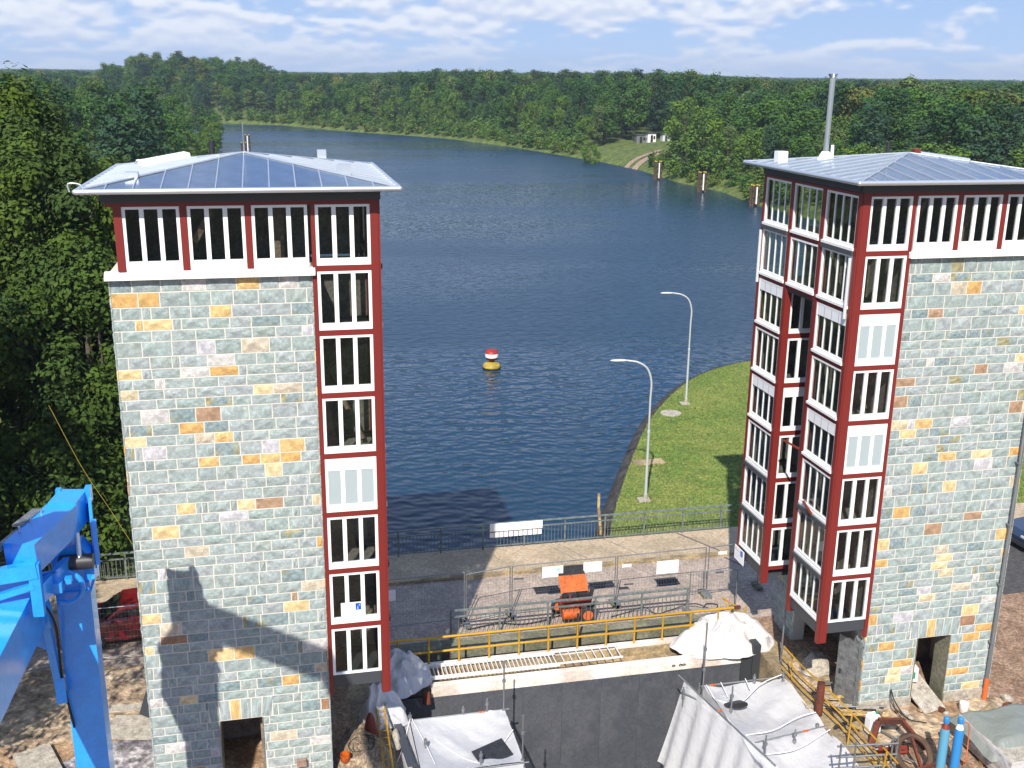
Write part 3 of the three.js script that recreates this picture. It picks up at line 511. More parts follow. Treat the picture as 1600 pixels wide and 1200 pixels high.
tower({
  x0: -3.8, x1: 2.47, s0: -3.85, s1: 0.85, bays: [[-3.42, -2.14], [-1.97, -0.67], [-0.51, 0.79], [0.97, 2.28]], door: [-2.09, -0.95, 2.2], seed: 411, s: 1, film: [4], plinth: 0.02,
  label: 'stone and glass tower left of the lock, with the crane shadow on its face',
  extras(T, ap, roof) {
    part('lightning_rod', C3([ap.x, 17.0, ap.z], [ap.x, 17.75, ap.z], 0.012, 6), M.steel, T);
    part('skylight', [beam([-3.4, 16.62, -30.4], [-2.2, 16.82, -30.8], 0.6, 0.15)], M.whitePanel, T);
    part('roof_vent', bx(-3.35, -3.05, 16.45, 16.72, -26.9, -26.6), M.zincTrim, T); part('roof_vent', bx(1.62, 1.94, 16.5, 16.82, -27.5, -27.2), M.zincTrim, T);
    part('roof_hatch', bx(1.3, 1.55, 16.5, 16.9, -31.6, -31.3), M.zincTrim, T); part('vent_cowl', C3([-1.55, 16.8, -30.9], [-1.55, 17.2, -30.9], 0.08, 10), M.black, T);
    for (const [x, y, z] of [[-4.4, 16.45, -25.5], [-3.6, 16.5, -31.5]]) part('gutter_bracket', tube([[x, y - .05, z], [x - .02, y + .12, z], [x + .25, y + .1, z], [x + .3, y, z]], 0.018, 12, 6), M.zincTrim, T);
    part('wall_lamp', bx(-0.12, 0.14, 0.58, 0.78, ZF, ZF + 0.12), M.insideWood, T);
  },
});
tower({
  x0: 15.42, x1: 21.65, s0: 17.05, s1: 21.62, bays: [[15.66, 16.92], [17.08, 18.3], [18.46, 19.68], [19.84, 21.06]], door: [18.83, 20.0, 2.36], seed: 523, s: -1, film: [2, 4], plinth: 0.34,
  label: 'stone and glass tower right of the lock, with a steel chimney pipe',
  extras(T, ap, roof) {
    const c = part('chimney', [C3([16.66, 16.5, -30.6], [16.68, 19.02, -30.6], 0.082, 16), C3([16.68, 19.02, -30.6], [16.68, 19.14, -30.6], 0.085, 16, 0.15)], M.steel, T);
    part('chimney_flashing', [C3([16.66, 16.5, -30.6], [16.66, 16.85, -30.6], 0.3, 14, 0.12), C3([16.84, 16.55, -30.5], [16.82, 17.05, -30.5], 0.05, 8)], M.whitePanel, c);
    part('roof_vent', bx(15.5, 15.82, 16.45, 16.8, -31.7, -31.4), M.whitePanel, T); part('roof_vent', bx(19.6, 19.8, 16.6, 16.93, -30.6, -30.4), M.redPaint, T);
    part('skylight', [beam([19.8, 16.78, -30.5], [21.2, 16.6, -30.0], 0.5, 0.14)], M.zincTrim, T); part('vent_cowl', C3([18.9, 16.8, -30.8], [18.9, 17.12, -30.8], 0.06, 10), M.black, T);
    part('lightning_rod', C3([16.1, 16.5, -26.2], [16.1, 16.75, -26.2], 0.015, 6), M.steel, T);
    part('downpipe', [C3([21.42, 0.75, ZF + 0.13], [21.42, 16.3, ZF + 0.13], 0.055, 10), ...[2, 4, 6, 8, 10, 12, 14].map((y) => bx(21.35, 21.49, y, y + .04, ZF - .02, ZF + .19))], M.galv, T);
    part('downpipe_foot', C3([21.42, 0, ZF + 0.13], [21.42, 0.75, ZF + 0.13], 0.075, 12), M.orangePipe, T);
    part('recess_pipe', [C3([15.95, 0.0, -29.2], [15.95, 12.6, -29.2], 0.03, 8), C3([16.15, 0, -29.55], [16.15, 12.6, -29.55], 0.022, 8)], M.galv, T);
    part('awning_bracket', [beam([15.25, 6.5, -26.9], [15.34, 6.62, -27.6], 0.06, 0.05), beam([15.2, 8.15, -28.9], [15.36, 8.1, -28.2], 0.05, 0.05)], M.redPaint, T);
    for (const z of [-26.28, -31.9]) part('conduit', [C3([15.33, 12.6, z], [15.33, 14.3, z], 0.05, 8)], M.lampGlass, T);
  },
});

// ---------------------------------------------------------------- lock gate with its walkway
{
  const G = thing('lock_gate', 'dark grey lock gate with a white concrete walkway beam on top', 'lock gate', [9.2, -8, -30.6]);
  const sheets = 9; for (let k = 0; k < sheets; k++) { const a = 3.2 + k * (12.1 / sheets), b = a + 12.1 / sheets - 0.006; part('gate_plate', bx(a, b, -8, -0.28, -30.07 - (k % 2) * 0.004, -30.045 - (k % 2) * 0.004), M.gate, G); }
  part('gate_frame', [bx(2.72, 3.2, -8, -0.15, -30.6, -30.1), bx(15.3, 15.58, -8, 0.35, -30.7, -29.95), bx(14.9, 15.3, -8, -0.02, -30.6, -30.0)], M.gateDark, G);
  part('gate_core', bx(3.2, 15.3, -8, -0.42, -31.6, -30.08), M.gateDark, G);
  part('front_beam', [bx(4.2, 14.9, -0.30, 0.0, -30.36, -30.03), bx(4.2, 14.9, 0.0, 0.05, -30.34, -30.22)], M.beamWhite, G);
  part('trough', [bx(3.3, 15.3, -0.42, -0.34, -31.35, -30.37), bx(3.3, 15.3, -0.34, -0.06, -31.35, -31.27)], M.concreteOld, G);
  part('rear_beam', bx(3.0, 15.3, -0.36, 0.03, -31.62, -31.36), M.beamWhite, G);
  part('ring', [12.35, 12.6, 12.72].map((x, k) => new THREE.TorusGeometry(0.05, 0.014, 6, 12).rotateX(0.4).translate(x + 0.1, -0.12, -30.015)), M.black, G);
}
function ladder(x0, x1, z, y, w, label, rungs = true) {
  const T = thing('aluminium_ladder', label, 'ladder', [(x0 + x1) / 2, y, z], 'ladders on the gate walkway');
  for (const d of [-w / 2, w / 2]) part('stile', bx(x0, x1, y, y + 0.06, z + d - 0.015, z + d + 0.015), M.alu, T);
  for (let x = x0 + 0.12; x < x1 - 0.05; x += 0.282) part('rung', C3([x, y + 0.03, z - w / 2], [x, y + 0.03, z + w / 2], 0.022, 6), M.alu, T);
}
ladder(4.3, 8.6, -30.86, 0.052, 0.74, 'shorter aluminium ladder lying on the lock gate, under the longer one');
ladder(3.85, 10.8, -30.86, 0.125, 0.74, 'longer aluminium ladder lying on the lock gate walkway');

// ---------------------------------------------------------------- railings
{
  const Y = thing('yellow_railing', 'yellow painted railing along the lock gate, in front of the bridge', 'railing', [9, 0, -31.5]);
  part('top_rail', C3([2.75, 1.0, -31.5], [15.35, 1.0, -31.5], 0.045, 10), M.yellow, Y); part('mid_rail', C3([2.75, 0.48, -31.5], [15.35, 0.48, -31.5], 0.04, 10), M.yellow, Y);
  for (let k = 0; k < 13; k++) { const x = 3.3 + k * 1.03; part('post', [C3([x, 0.03, -31.5], [x, 1.0, -31.5], 0.036, 8), bx(x - .04, x + .04, 0.03, 0.045, -31.55, -31.45)], M.yellow, Y); }
  part('corner_brace', [C3([15.35, 1, -31.5], [15.1, 1, -32.3], .03, 8), C3([15.35, 1, -31.5], [15.5, .3, -31.4], .03, 8), C3([15.1, 1, -32.3], [15.5, .3, -31.4], .025, 8)], M.yellow, Y);
  solo('grey_post', C3([9.55, 0, -31.72], [9.55, 1.25, -31.72], 0.045, 10), M.darkMetal, 'dark grey post beside the middle of the yellow railing', 'post');
}
function barRailing(x0, x1, z, h, name, label, y = 0, step = 0.145, offs = []) {
  const B = thing(name, label, 'railing', [(x0 + x1) / 2, y, z]);
  part('top_rail', bx(x0, x1, y + h - 0.035, y + h + 0.015, z - 0.045, z + 0.045), M.railGreen, B);
  part('mid_rail', bx(x0, x1, y + h - 0.27, y + h - 0.235, z - 0.04, z + 0.04), M.railGreen, B);
  part('bottom_rail', bx(x0, x1, y + 0.1, y + 0.135, z - 0.03, z + 0.03), M.railGreen, B);
  for (let x = x0 + 0.03; x <= x1; x += 1.75) part('post', bx(x - 0.03, x + 0.03, y, y + h - 0.035, z - 0.025, z + 0.025), M.railGreen, B);
  const bar = bx(-0.009, 0.009, 0, h - 0.37, -0.009, 0.009); let n = 0;
  for (let x = x0 + 0.14; x < x1; x += step) { const m = shade(new THREE.Mesh(bar, M.railGreen)); m.name = 'bar'; m.position.set(x - (x0 + x1) / 2, 0.135, 0); B.add(m); n++; }
  return B;
}
barRailing(-8, 18.75, -39.8, 1.12, 'bridge_railing', 'grey-green bar railing along the far side of the bridge', 0.12);
barRailing(5.3, 14.12, -33.05, 1.1, 'bridge_railing', 'grey-green bar railing on the near side of the bridge', 0.0, 0.16);
{ // row of white gauge boards on the far railing
  const S = thing('gauge_board', 'white signal board hung on the far bridge railing above the water', 'board', [9.2, 0.8, -39.7]);
  for (let k = 0; k < 2; k++) part('panel', bx(8.05 + k * 1.12, 9.16 + k * 1.12, 0.93, 1.26, -39.73, -39.69), M.white, S);
  for (let k = 0; k < 11; k++) part('tile', bx(8.05 + k * 0.203, 8.05 + k * 0.203 + 0.165, 0.66, 0.87, -39.73, -39.69), M.white, S);
  part('bracket', [bx(8.0, 10.35, 0.88, 0.92, -39.76, -39.73), bx(8.3, 8.34, .6, 1.3, -39.76, -39.73), bx(9.9, 9.94, .6, 1.3, -39.76, -39.73)], M.galv, S);
}

// ---------------------------------------------------------------- wire site fence with notices
const wire = [];
function fencePanel(a, b, label, h = 2.0) {
  const P = thing('fence_panel', label, 'fence', [(a[0] + b[0]) / 2, 0, (a[1] + b[1]) / 2], 'wire panels of the site fence'), at = (t, y) => V(a[0] + (b[0] - a[0]) * t, y, a[1] + (b[1] - a[1]) * t), L = Math.hypot(b[0] - a[0], b[1] - a[1]);
  part('frame', [cyl(at(0, 0.05), at(0, h), 0.021), cyl(at(1, 0.05), at(1, h), 0.021), cyl(at(0, h), at(1, h), 0.021), cyl(at(0, 0.18), at(1, 0.18), 0.018)], M.galv, P);
  const gs = []; for (let i = 1, n = Math.round(L / 0.11); i < n; i++) gs.push(cyl(at(i / n, 0.18), at(i / n, h), 0.0028, 3)); for (let y = 0.42; y < h; y += 0.23) gs.push(cyl(at(0, y), at(1, y), 0.0028, 3));
  const m = part('wire_mesh', gs, M.galv, P); m.userData.kind = 'stuff';
  for (const t of [0, 1]) { const p = at(t, 0); part('foot', bx(p.x - 0.11, p.x + 0.11, 0.004, 0.13, p.z - 0.3, p.z + 0.3), t ? M.concreteMoss : M.galv, P); }
}
[['between the left tower and the sunlit road', [2.9, -34.0], [6.0, -34.1]], ['left of the orange machine', [6.03, -33.9], [7.7, -34.25]], ['behind the orange machine', [7.78, -34.25], [11.7, -34.3]], ['behind the large blank notice', [11.78, -34.3], [15.3, -34.4]], ['next to the right tower', [15.4, -34.35], [17.6, -34.6]]].forEach(([w, a, b]) => fencePanel(a, b, 'wire site fence panel on the bridge, ' + w));
fencePanel([14.2, -33.15], [15.95, -32.95], 'low wire fence panel by the corner of the yellow railing', 1.7);
fencePanel([-7.0, -33.8], [-3.9, -33.8], 'wire site fence panel in front of the red car');
fencePanel([-9.6, -33.2], [-7.1, -33.7], 'wire site fence panel left of the red car, behind the crane');
function notice(x, y, z, w, h, label, draw) {
  const c = document.createElement('canvas'); c.width = 256; c.height = Math.round(256 * h / w); const g = c.getContext('2d'); g.fillStyle = '#f4f4f2'; g.fillRect(0, 0, c.width, c.height); draw?.(g, c.width, c.height);
  const t = new THREE.CanvasTexture(c); t.colorSpace = THREE.SRGBColorSpace;
  const S = thing('notice_board', label, 'sign', [x, y, z], 'white notices on the site fence'); part('board', bx(x - w / 2, x + w / 2, y, y + h, z - 0.012, z), M.white, S);
  const p = new THREE.PlaneGeometry(w - 0.02, h - 0.02); p.translate(x, y + h / 2, z + 0.004); part('print', p, std({ map: t, roughness: 0.5 }), S); return S;
}
notice(9.28, 1.45, -34.2, 0.78, 0.42, 'white notice with a pale blue map, left of the orange plate', (g, w, h) => { g.fillStyle = '#a9cfe2'; g.beginPath(); g.ellipse(w * .78, h * .35, w * .12, h * .2, .3, 0, 7); g.fill(); g.fillRect(w * .82, h * .5, w * .08, h * .3); g.fillStyle = '#d5dbdd'; for (let i = 0; i < 5; i++) g.fillRect(w * .08, h * (.2 + i * .13), w * .45, 4); });
notice(10.80, 1.5, -34.22, 0.70, 0.40, 'white notice ruled like a table, right of the orange plate', (g, w, h) => { g.fillStyle = '#c9d3dc'; for (let i = 1; i < 8; i++) g.fillRect(w * i / 8, h * .1, 2, h * .8); for (let i = 1; i < 5; i++) g.fillRect(w * .05, h * i / 5, w * .9, 2); });
notice(12.12, 1.55, -34.25, 0.36, 0.12, 'small white strip notice in the middle of the site fence');
notice(13.75, 1.12, -34.3, 0.86, 0.52, 'large blank white notice on the right of the site fence');
notice(16.0, 1.62, -34.45, 0.34, 0.12, 'small white strip notice at the right end of the site fence');
notice(3.35, 1.2, -33.97, 0.36, 0.42, 'white notice on the shaded fence beside the left tower');
{ // company signs: white with a blue emblem
  const mk = (w, h) => { const c = document.createElement('canvas'); c.width = 512; c.height = 384; const g = c.getContext('2d'); g.fillStyle = '#f6f7f8'; g.fillRect(0, 0, 512, 384); g.fillStyle = '#3a4152'; g.strokeStyle = '#3a4152'; g.lineWidth = 9; g.beginPath(); g.arc(70, 92, 28, .6, 5.6); g.stroke(); g.lineWidth = 7; for (const [x, y, h] of [[118, 66, 50], [150, 78, 38], [166, 78, 30], [200, 82, 30], [222, 82, 30], [252, 78, 36], [278, 66, 48]]) { g.beginPath(); g.moveTo(x, y); g.quadraticCurveTo(x + 4, y + h, x + 18, y + h - 8); g.stroke(); } g.fillStyle = '#c5cbd2'; for (const [y, l] of [[170, 330], [215, 250], [255, 360], [300, 200]]) g.fillRect(40, y, l, 8); g.fillStyle = '#0d49b8'; g.fillRect(330, 20, 130, 160); g.fillStyle = '#8cc4ff'; g.beginPath(); g.moveTo(360, 160); g.lineTo(385, 60); g.lineTo(402, 160); g.fill(); g.beginPath(); g.moveTo(405, 45); g.lineTo(445, 45); g.lineTo(430, 105); g.fill(); const t = new THREE.CanvasTexture(c); t.colorSpace = THREE.SRGBColorSpace; return std({ map: t, roughness: 0.45 }); };
  const A = thing('company_sign', 'white company sign with blue emblem on the left tower window', 'sign', [1.54, 4.93, ZF + .05], 'company signs on the towers'); part('board', bx(1.24, 1.84, 4.93, 5.42, ZF + 0.042, ZF + 0.054), M.white, A); const p = new THREE.PlaneGeometry(.59, .48); p.translate(1.54, 5.175, ZF + 0.058); part('print', p, mk(), A);
  const B = thing('company_sign', 'white company sign with blue emblem under the far oriel of the right tower', 'sign', [15.36, 2.6, -31.7], 'company signs on the towers'); part('board', bx(15.33, 15.345, 2.68, 3.2, -32.05, -31.3), M.white, B); const q = new THREE.PlaneGeometry(.74, .5); q.rotateY(-Math.PI / 2); q.translate(15.324, 2.94, -31.675); part('print', q, mk(), B);
}
// gratings in the road
for (const [x, z, w, d, where] of [[9.55, -36.0, 0.95, 0.5, 'left of the orange plate'], [11.75, -35.95, 0.95, 0.45, 'right of the orange plate'], [14.35, -35.75, 0.85, 0.55, 'below the large blank notice'], [12.5, -35.55, 0.35, 0.12, 'the smallest of them']]) {
  const D = thing('road_grating', `dark iron drain grating set in the road, ${where}`, 'grating', [x, 0, z], 'drain gratings in the road');
  part('pit', bx(x - w / 2, x + w / 2, 0.001, 0.006, z - d / 2, z + d / 2), M.black, D); const n = Math.max(2, Math.round(w / 0.12));
  for (let k = 0; k <= n; k++) part('grate_bar', bx(x - w / 2 + k * w / n - 0.012, x - w / 2 + k * w / n + 0.012, 0.006, 0.02, z - d / 2, z + d / 2), M.darkMetal, D); part('grate_frame', [bx(x - w / 2 - .02, x + w / 2 + .02, .003, .018, z + d / 2, z + d / 2 + .03), bx(x - w / 2 - .02, x + w / 2 + .02, .003, .018, z - d / 2 - .03, z - d / 2), bx(x - w / 2 - .02, x + w / 2 + .02, .007, .016, z - .015, z + .015)], M.darkMetal, D);
}
{ // orange trailer machine
  const K = thing('orange_machine', 'orange wheeled pump with a tilted orange lid, behind the bridge railing', 'machine', [10.0, 0, -33.7]);
  part('lid', [beam([9.98, 1.02, -33.72], [9.98, 1.5, -34.12], 1.02, 0.04)], M.orange, K); part('lid_stand', [beam([9.98, 1.5, -34.12], [9.98, 1.72, -34.45], 1.0, 0.03)], M.plate, K);
  part('body', [bx(9.45, 10.2, 0.35, 0.62, -34.0, -33.3), bx(9.5, 10.5, 0.62, 0.8, -33.95, -33.35)], M.redPaint, K);
  part('engine', [C3([9.6, 0.78, -33.6], [9.6, 1.0, -33.6], 0.13, 12), C3([9.95, 0.78, -33.6], [9.95, 0.95, -33.6], 0.12, 12), bx(10.1, 10.45, .8, 1.0, -33.9, -33.5)], M.black, K);
  part('tank', [C3([9.4, 0.45, -33.2], [10.0, 0.45, -33.2], 0.2, 14)], M.orange, K, 'pale orange drum');
  for (const [x, z] of [[10.36, -33.22], [9.5, -34.05]]) { const w = part('wheel', [new THREE.TorusGeometry(0.24, 0.075, 10, 24).translate(x, 0.32, z)], M.rubber, K); part('rim', cyl(V(x, 0.32, z - 0.03), V(x, 0.32, z + 0.05), 0.19, 18), M.orangePipe, w); }
  part('drawbar', [beam([10.3, 0.4, -33.4], [10.75, 0.75, -33.3], 0.07, 0.07), beam([10.45, 0.2, -33.6], [10.6, 1.2, -33.55], 0.12, 0.1)], M.darkMetal, K);
}
// hoses on the road edge
solo('rubber_hose', tube([[11.3, 0.05, -33.4], [12.0, 0.05, -33.6], [12.6, 0.25, -33.5], [13.0, 0.05, -33.3], [13.6, 0.05, -33.45], [14.5, 0.25, -33.4], [15.2, 0.05, -33.2], [15.5, .05, -33.5], [15.1, .08, -33.6], [14.9, .05, -33.3], [15.4, .1, -33.1]], 0.02, 90, 6), M.rubber, 'black rubber hose coiled along the road edge behind the yellow railing', 'hose');
solo('rubber_hose', tube([[6.0, 0.05, -33.5], [7.2, 0.06, -33.7], [8.0, 0.05, -33.5], [9.0, 0.12, -33.6], [9.4, 0.4, -33.6]], 0.028, 50, 6), M.rubber, 'black rubber hose running left from the orange machine', 'hose');

// ---------------------------------------------------------------- street lamps
function streetLamp(x, z, h, label, turn = 0, y = 0.05) {
  const L = thing('street_lamp', label, 'street lamp', [0, 0, 0], 'street lamps by the canal'), a = Math.PI;
  part('pole', C3([0, 0.3, 0], [0, h * 0.5, 0], 0.075, 12, 0.055), M.lampPole, L);
  part('arm', tube([[0, h * 0.5, 0], [0, h * 0.72, 0], [0, h * 0.86, 0], [-0.22, h * 0.945, 0], [-0.62, h * 0.985, 0], [-1.15, h, 0]], 0.048, 40, 10), M.lampPole, L);
  part('collar', C3([0, h * .5 - .08, 0], [0, h * .5 + .05, 0], 0.075, 12), M.lampPole, L);
  part('lamp_head', [new THREE.SphereGeometry(1, 14, 8).scale(0.42, 0.055, 0.13).translate(-1.5, h + 0.01, 0)], M.lampGlass, L);
  part('base', [C3([0, -0.05, 0], [0, 0.32, 0], 0.1, 12), bx(-0.35, 0.2, -0.05, 0.06, -0.25, 0.25)], M.plinth, L);
  L.position.set(x, y, z); L.rotation.y = turn; origin.delete(L); return L;
}
streetLamp(16.25, -43.75, 6.75, 'nearer tall curved street lamp on the grass bank', -0.12);
streetLamp(23.75, -57.8, 6.8, 'farther curved street lamp on the grass bank, near the tip', -0.12);

// ---------------------------------------------------------------- buoy and mooring dolphins
{
  const B = thing('buoy', 'red and white topped yellow buoy floating in the canal', 'buoy', [0, 0, 0]);
  part('float', lathe([[0, -0.35], [0.45, -0.3], [0.62, 0], [0.66, 0.18], [0.55, 0.36], [0.25, 0.5], [0, 0.5]], 24), M.buoyYellow, B); part('waterline_band', lathe([[0.6, -0.1], [0.665, 0.02], [0.675, 0.1]], 24), M.black, B);
  part('stem', C3([0, .45, 0], [0, .7, 0], 0.2, 12), M.buoyRed, B); part('top_mark', [lathe([[0, .62], [0.4, .66], [0.47, .85]], 20), lathe([[0.47, 1.12], [0.42, 1.36], [0, 1.42]], 20)], M.buoyRed, B); part('white_band', lathe([[0.47, .85], [0.485, .98], [0.47, 1.12]], 20), M.white, B);
  B.position.set(14.95, WATER, -73.4);
}
function dolphin(x, z, h, label) {
  const D = thing('mooring_dolphin', label, 'mooring post', [0, 0, 0], 'timber mooring dolphins off the far bank');
  for (const [dx, dz] of [[-.55, .3], [.55, .3], [-.55, -.5], [.55, -.5]]) { part('pile', C3([dx, -2, dz], [dx * .9, h, dz], 0.2, 9), M.timberDark, D); part('pile_cap', C3([dx * .9, h, dz], [dx * .9, h + .16, dz], 0.22, 9, .1), M.buoyYellow, D); }
  for (let k = 0; k < 3; k++) part('brace', [bx(-.75, .75, .5 + k * 1.0, .68 + k * 1.0, .5, .58), bx(-.75, .75, .5 + k, .68 + k, -.78, -.7)], M.timberDark, D);
  part('gauge_strip', bx(-.12, .12, .4, h - .2, .58, .62), M.plasticWhite, D);
  D.position.set(x, WATER, z);
}
dolphin(78, -212, 3.7, 'farthest of the three timber mooring dolphins off the right bank'); dolphin(77.9, -188, 3.6, 'middle one of the three timber mooring dolphins off the right bank'); dolphin(78.2, -165.8, 3.4, 'nearest timber mooring dolphin, beside the right tower roof');
dolphin(-5.7, -296, 4.6, 'timber mooring dolphin rising just left of the left roof lightning rod'); dolphin(-6.6, -290, 3.0, 'shorter timber mooring dolphin left of the one by the lightning rod');

// ---------------------------------------------------------------- cars
function car(mat, label, x, z, turn) {
  const K = thing('parked_car', label, 'car', [0, 0, 0]);
  const prof = [[-2.05, 0.32], [-2.1, 0.62], [-1.95, 0.82], [-1.05, 0.93], [-0.55, 0.97], [1.75, 0.98], [2.05, 0.85], [2.1, 0.45], [1.95, 0.3]];
  const body = extrude(prof, 1.5, 0.08).translate(0, 0, -0.75); part('body', body, mat, K);
  const cab = extrude([[-1.0, 0.9], [-0.35, 1.38], [1.15, 1.42], [1.85, 0.95]], 1.2, 0.08).translate(0, 0, -0.6); part('roof', cab, mat, K);
  part('windscreen', [beam([-1.13, 0.98, 0], [-0.47, 1.40, 0], 1.16, 0.03)], M.carGlass, K); part('rear_window', [beam([1.96, 1.0, 0], [1.3, 1.42, 0], 1.12, 0.03)], M.carGlass, K);
  for (const s of [-1, 1]) part('side_window', extrude([[-0.75, 0.98], [-0.3, 1.32], [1.05, 1.35], [1.5, 1.0]], 0.012).translate(0, 0, s * 0.69 - 0.006), M.carGlass, K);
  for (const s of [-1, 1]) for (const wx of [-1.3, 1.3]) { const w = part('wheel', cyl(V(wx, 0.3, s * 0.66), V(wx, 0.3, s * 0.85), 0.31, 22), M.rubber, K); part('rim', cyl(V(wx, 0.3, s * 0.84), V(wx, 0.3, s * 0.862), 0.2, 16), M.rim, w); }
  for (const s of [-1, 1]) { part('headlight', bx(-2.17, -2.1, 0.6, 0.74, s * .55 - .16, s * .55 + .16), M.lampGlass, K); part('tail_light', bx(2.12, 2.19, 0.6, 0.8, s * .6 - .12, s * .6 + .12), M.redPaint, K); part('wing_mirror', bx(-.75, -.6, .95, 1.07, s * .98 - .09, s * .98 + .09), mat, K); }
  part('bumper', [bx(-2.2, -2.08, 0.3, 0.45, -.75, .75), bx(2.08, 2.2, .3, .45, -.75, .75)], M.darkMetal, K);
  K.position.set(x, 0, z); K.rotation.y = turn;
}
car(M.carRed, 'dark red car parked behind the wire fence, left of the left tower', -5.4, -35.6, 0.1);
car(M.carBlue, 'dark blue car parked right of the right tower', 32.0, -36.0, 0.05);

// ---------------------------------------------------------------- blue boom lift in front of the left tower
{
  const B = thing('boom_lift', 'bright blue articulated boom lift standing in front of the left tower', 'boom lift', [-4.4, 0, -21.5]);
  part('mast', [bx(-4.77, -4.09, 0.9, 8.85, -22.0, -21.45), bx(-4.80, -4.06, 8.62, 8.66, -22.03, -21.42)], M.blue, B);
  part('mast_head', [extrude([[-0.36, 0], [0.36, 0], [0.36, 0.55], [0.2, 0.8], [-0.36, 0.7]], 0.5, 0.01).translate(-4.42, 8.85, -21.98)], M.blue, B);
  part('pin', [C3([-4.6, 9.35, -21.35], [-3.95, 9.35, -21.35], 0.16, 16)], M.darkMetal, B);
  // knuckle cheek plates on the right, from the mast up to the arm's end
  part('cheek_plate', [beam([-4.02, 8.95, -21.95], [-4.06, 10.35, -22.25], 0.06, 0.42), beam([-4.02, 8.8, -21.75], [-4.02, 9.3, -21.9], 0.07, 0.6)], M.blue, B);
  part('cheek_plate', [beam([-4.72, 9.0, -22.0], [-4.66, 10.3, -22.25], 0.06, 0.4)], M.blue, B);
  part('hydraulic_ram', [beam([-3.93, 9.1, -21.7], [-3.98, 10.0, -22.0], 0.09, 0.12)], M.blue, B); part('ram_rod', [C3([-4.2, 9.45, -21.3], [-4.25, 9.9, -21.55], 0.05, 10)], M.steel, B);
  // short upper arm pointing away, its far end at the top
  const arm = part('upper_arm', [beam([-5.02, 10.06, -20.15], [-4.52, 10.16, -21.75], 0.62, 0.62)], M.blue, B);
  part('arm_sleeve', [beam([-4.50, 10.20, -21.7], [-4.37, 10.24, -22.35], 0.56, 0.66)], M.blue, B, 'dark blue end sleeve of the arm');
  part('end_cap', [bx(-4.14, -4.02, 10.3, 10.62, -22.4, -22.15), bx(-4.72, -4.62, 10.42, 10.6, -22.4, -22.25)], M.blue, B);
  part('hose_tray', [beam([-5.42, 10.26, -20.2], [-4.88, 10.36, -21.75], 0.12, 0.1), beam([-5.2, 10.42, -20.9], [-4.95, 10.45, -21.6], 0.2, 0.05)], M.galv, B);
  for (const t of [0.2, 0.45, 0.7]) part('bolt', C3([-5.2 + t * .5, 10.4, -20.3 - t * 1.6], [-5.2 + t * .5, 10.52, -20.3 - t * 1.6], 0.025, 6), M.steel, B);
  // bright knuckle housing at the near end of the arm
  part('knuckle', [beam([-5.9, 9.75, -20.02], [-4.72, 9.86, -20.02], 0.18, 0.30), beam([-4.78, 8.9, -20.05], [-4.78, 9.98, -20.05], 0.2, 0.2), beam([-5.9, 9.25, -20.0], [-4.8, 9.55, -20.0], .12, .12), beam([-4.75, 9.3, -20.1], [-4.42, 9.3, -21.4], 0.12, 0.4)], M.blue, B);
  part('guard_hoop', [new THREE.TorusGeometry(0.34, 0.055, 10, 28, Math.PI * 1.25).rotateZ(-Math.PI * 0.62).translate(-4.51, 8.9, -21.15), C3([-4.92, 9.22, -21.15], [-4.55, 9.27, -21.15], 0.055, 10)], M.blue, B);
  part('valve_block', [bx(-4.62, -4.42, 9.12, 9.32, -20.75, -20.45), C3([-4.55, 9.3, -20.6], [-4.55, 9.5, -20.6], .05, 8), bx(-4.4, -4.28, 9.2, 9.32, -20.8, -20.65)], M.blue, B);
  // heavy lower boom that runs towards the viewer and out of the picture
  part('lower_boom', [beam([-5.25, 8.75, -20.9], [-5.75, 8.15, -15.0], 0.72, 1.05)], M.blue, B);
  part('boom_top_plate', [beam([-5.25, 9.29, -20.9], [-5.75, 8.69, -15.0], 0.74, 0.03)], M.blue, B);
  part('boom_collar', [beam([-5.2, 8.75, -21.05], [-5.23, 8.7, -20.85], 0.82, 1.16)], M.blue, B);
  part('tie_bar', [beam([-4.98, 8.9, -21.1], [-4.88, 6.55, -21.35], 0.14, 0.22), beam([-5.3, 7.9, -21.2], [-4.95, 7.6, -21.3], 0.1, 0.3)], M.blue, B); part('tie_foot', [beam([-4.88, 6.75, -21.35], [-4.84, 6.25, -21.2], 0.2, 0.26)], M.blue, B);
  part('hydraulic_hose', [tube([[-4.85, 9.2, -20.3], [-4.75, 8.2, -21.0], [-4.8, 6.8, -21.3], [-4.7, 5.5, -21.4]], 0.025, 30, 6)], M.rubber, B);
  // upper boom, out of the picture to the left: its shadow crosses the tower's face
  part('upper_boom', [beam([-5.7, 10.2, -20.2], [-6.15, 14.5, -17], 0.5, 0.6), beam([-6.15, 14.5, -17], [-4.55, 15.95, -14], 0.5, 0.62), beam([-4.45, 16.1, -14], [-4.6, 17.0, -6], 0.5, 0.55)], M.blue, B);
  part('chassis', [bx(-5.6, -3.2, 0.4, 1.0, -23.4, -19.6), bx(-5.2, -3.7, 1.0, 1.5, -22.4, -20.6)], M.blue, B);
  for (const x of [-5.6, -3.2]) for (const z of [-23, -20]) { const w = part('wheel', cyl(V(x - .15, .45, z), V(x + .15, .45, z), 0.45, 20), M.rubber, B); part('rim', cyl(V(x - .16, .45, z), V(x + .16, .45, z), 0.24, 14), M.rim, w); }
}
solo('safety_rope', tube([[-5.75, 10.9, -27.5], [-5.0, 9.3, -27.0], [-4.45, 8.3, -26.8], [-3.95, 7.35, -26.6]], 0.005, 40, 5), M.rope, 'thin yellow rope hanging slack left of the left tower', 'rope');
solo('yellow_stake', C3([-8.2, 2.6, -28.2], [-7.9, 6.6, -28.5], 0.012, 6), M.rope, 'thin yellow cord hanging in front of the dark trees', 'rope');

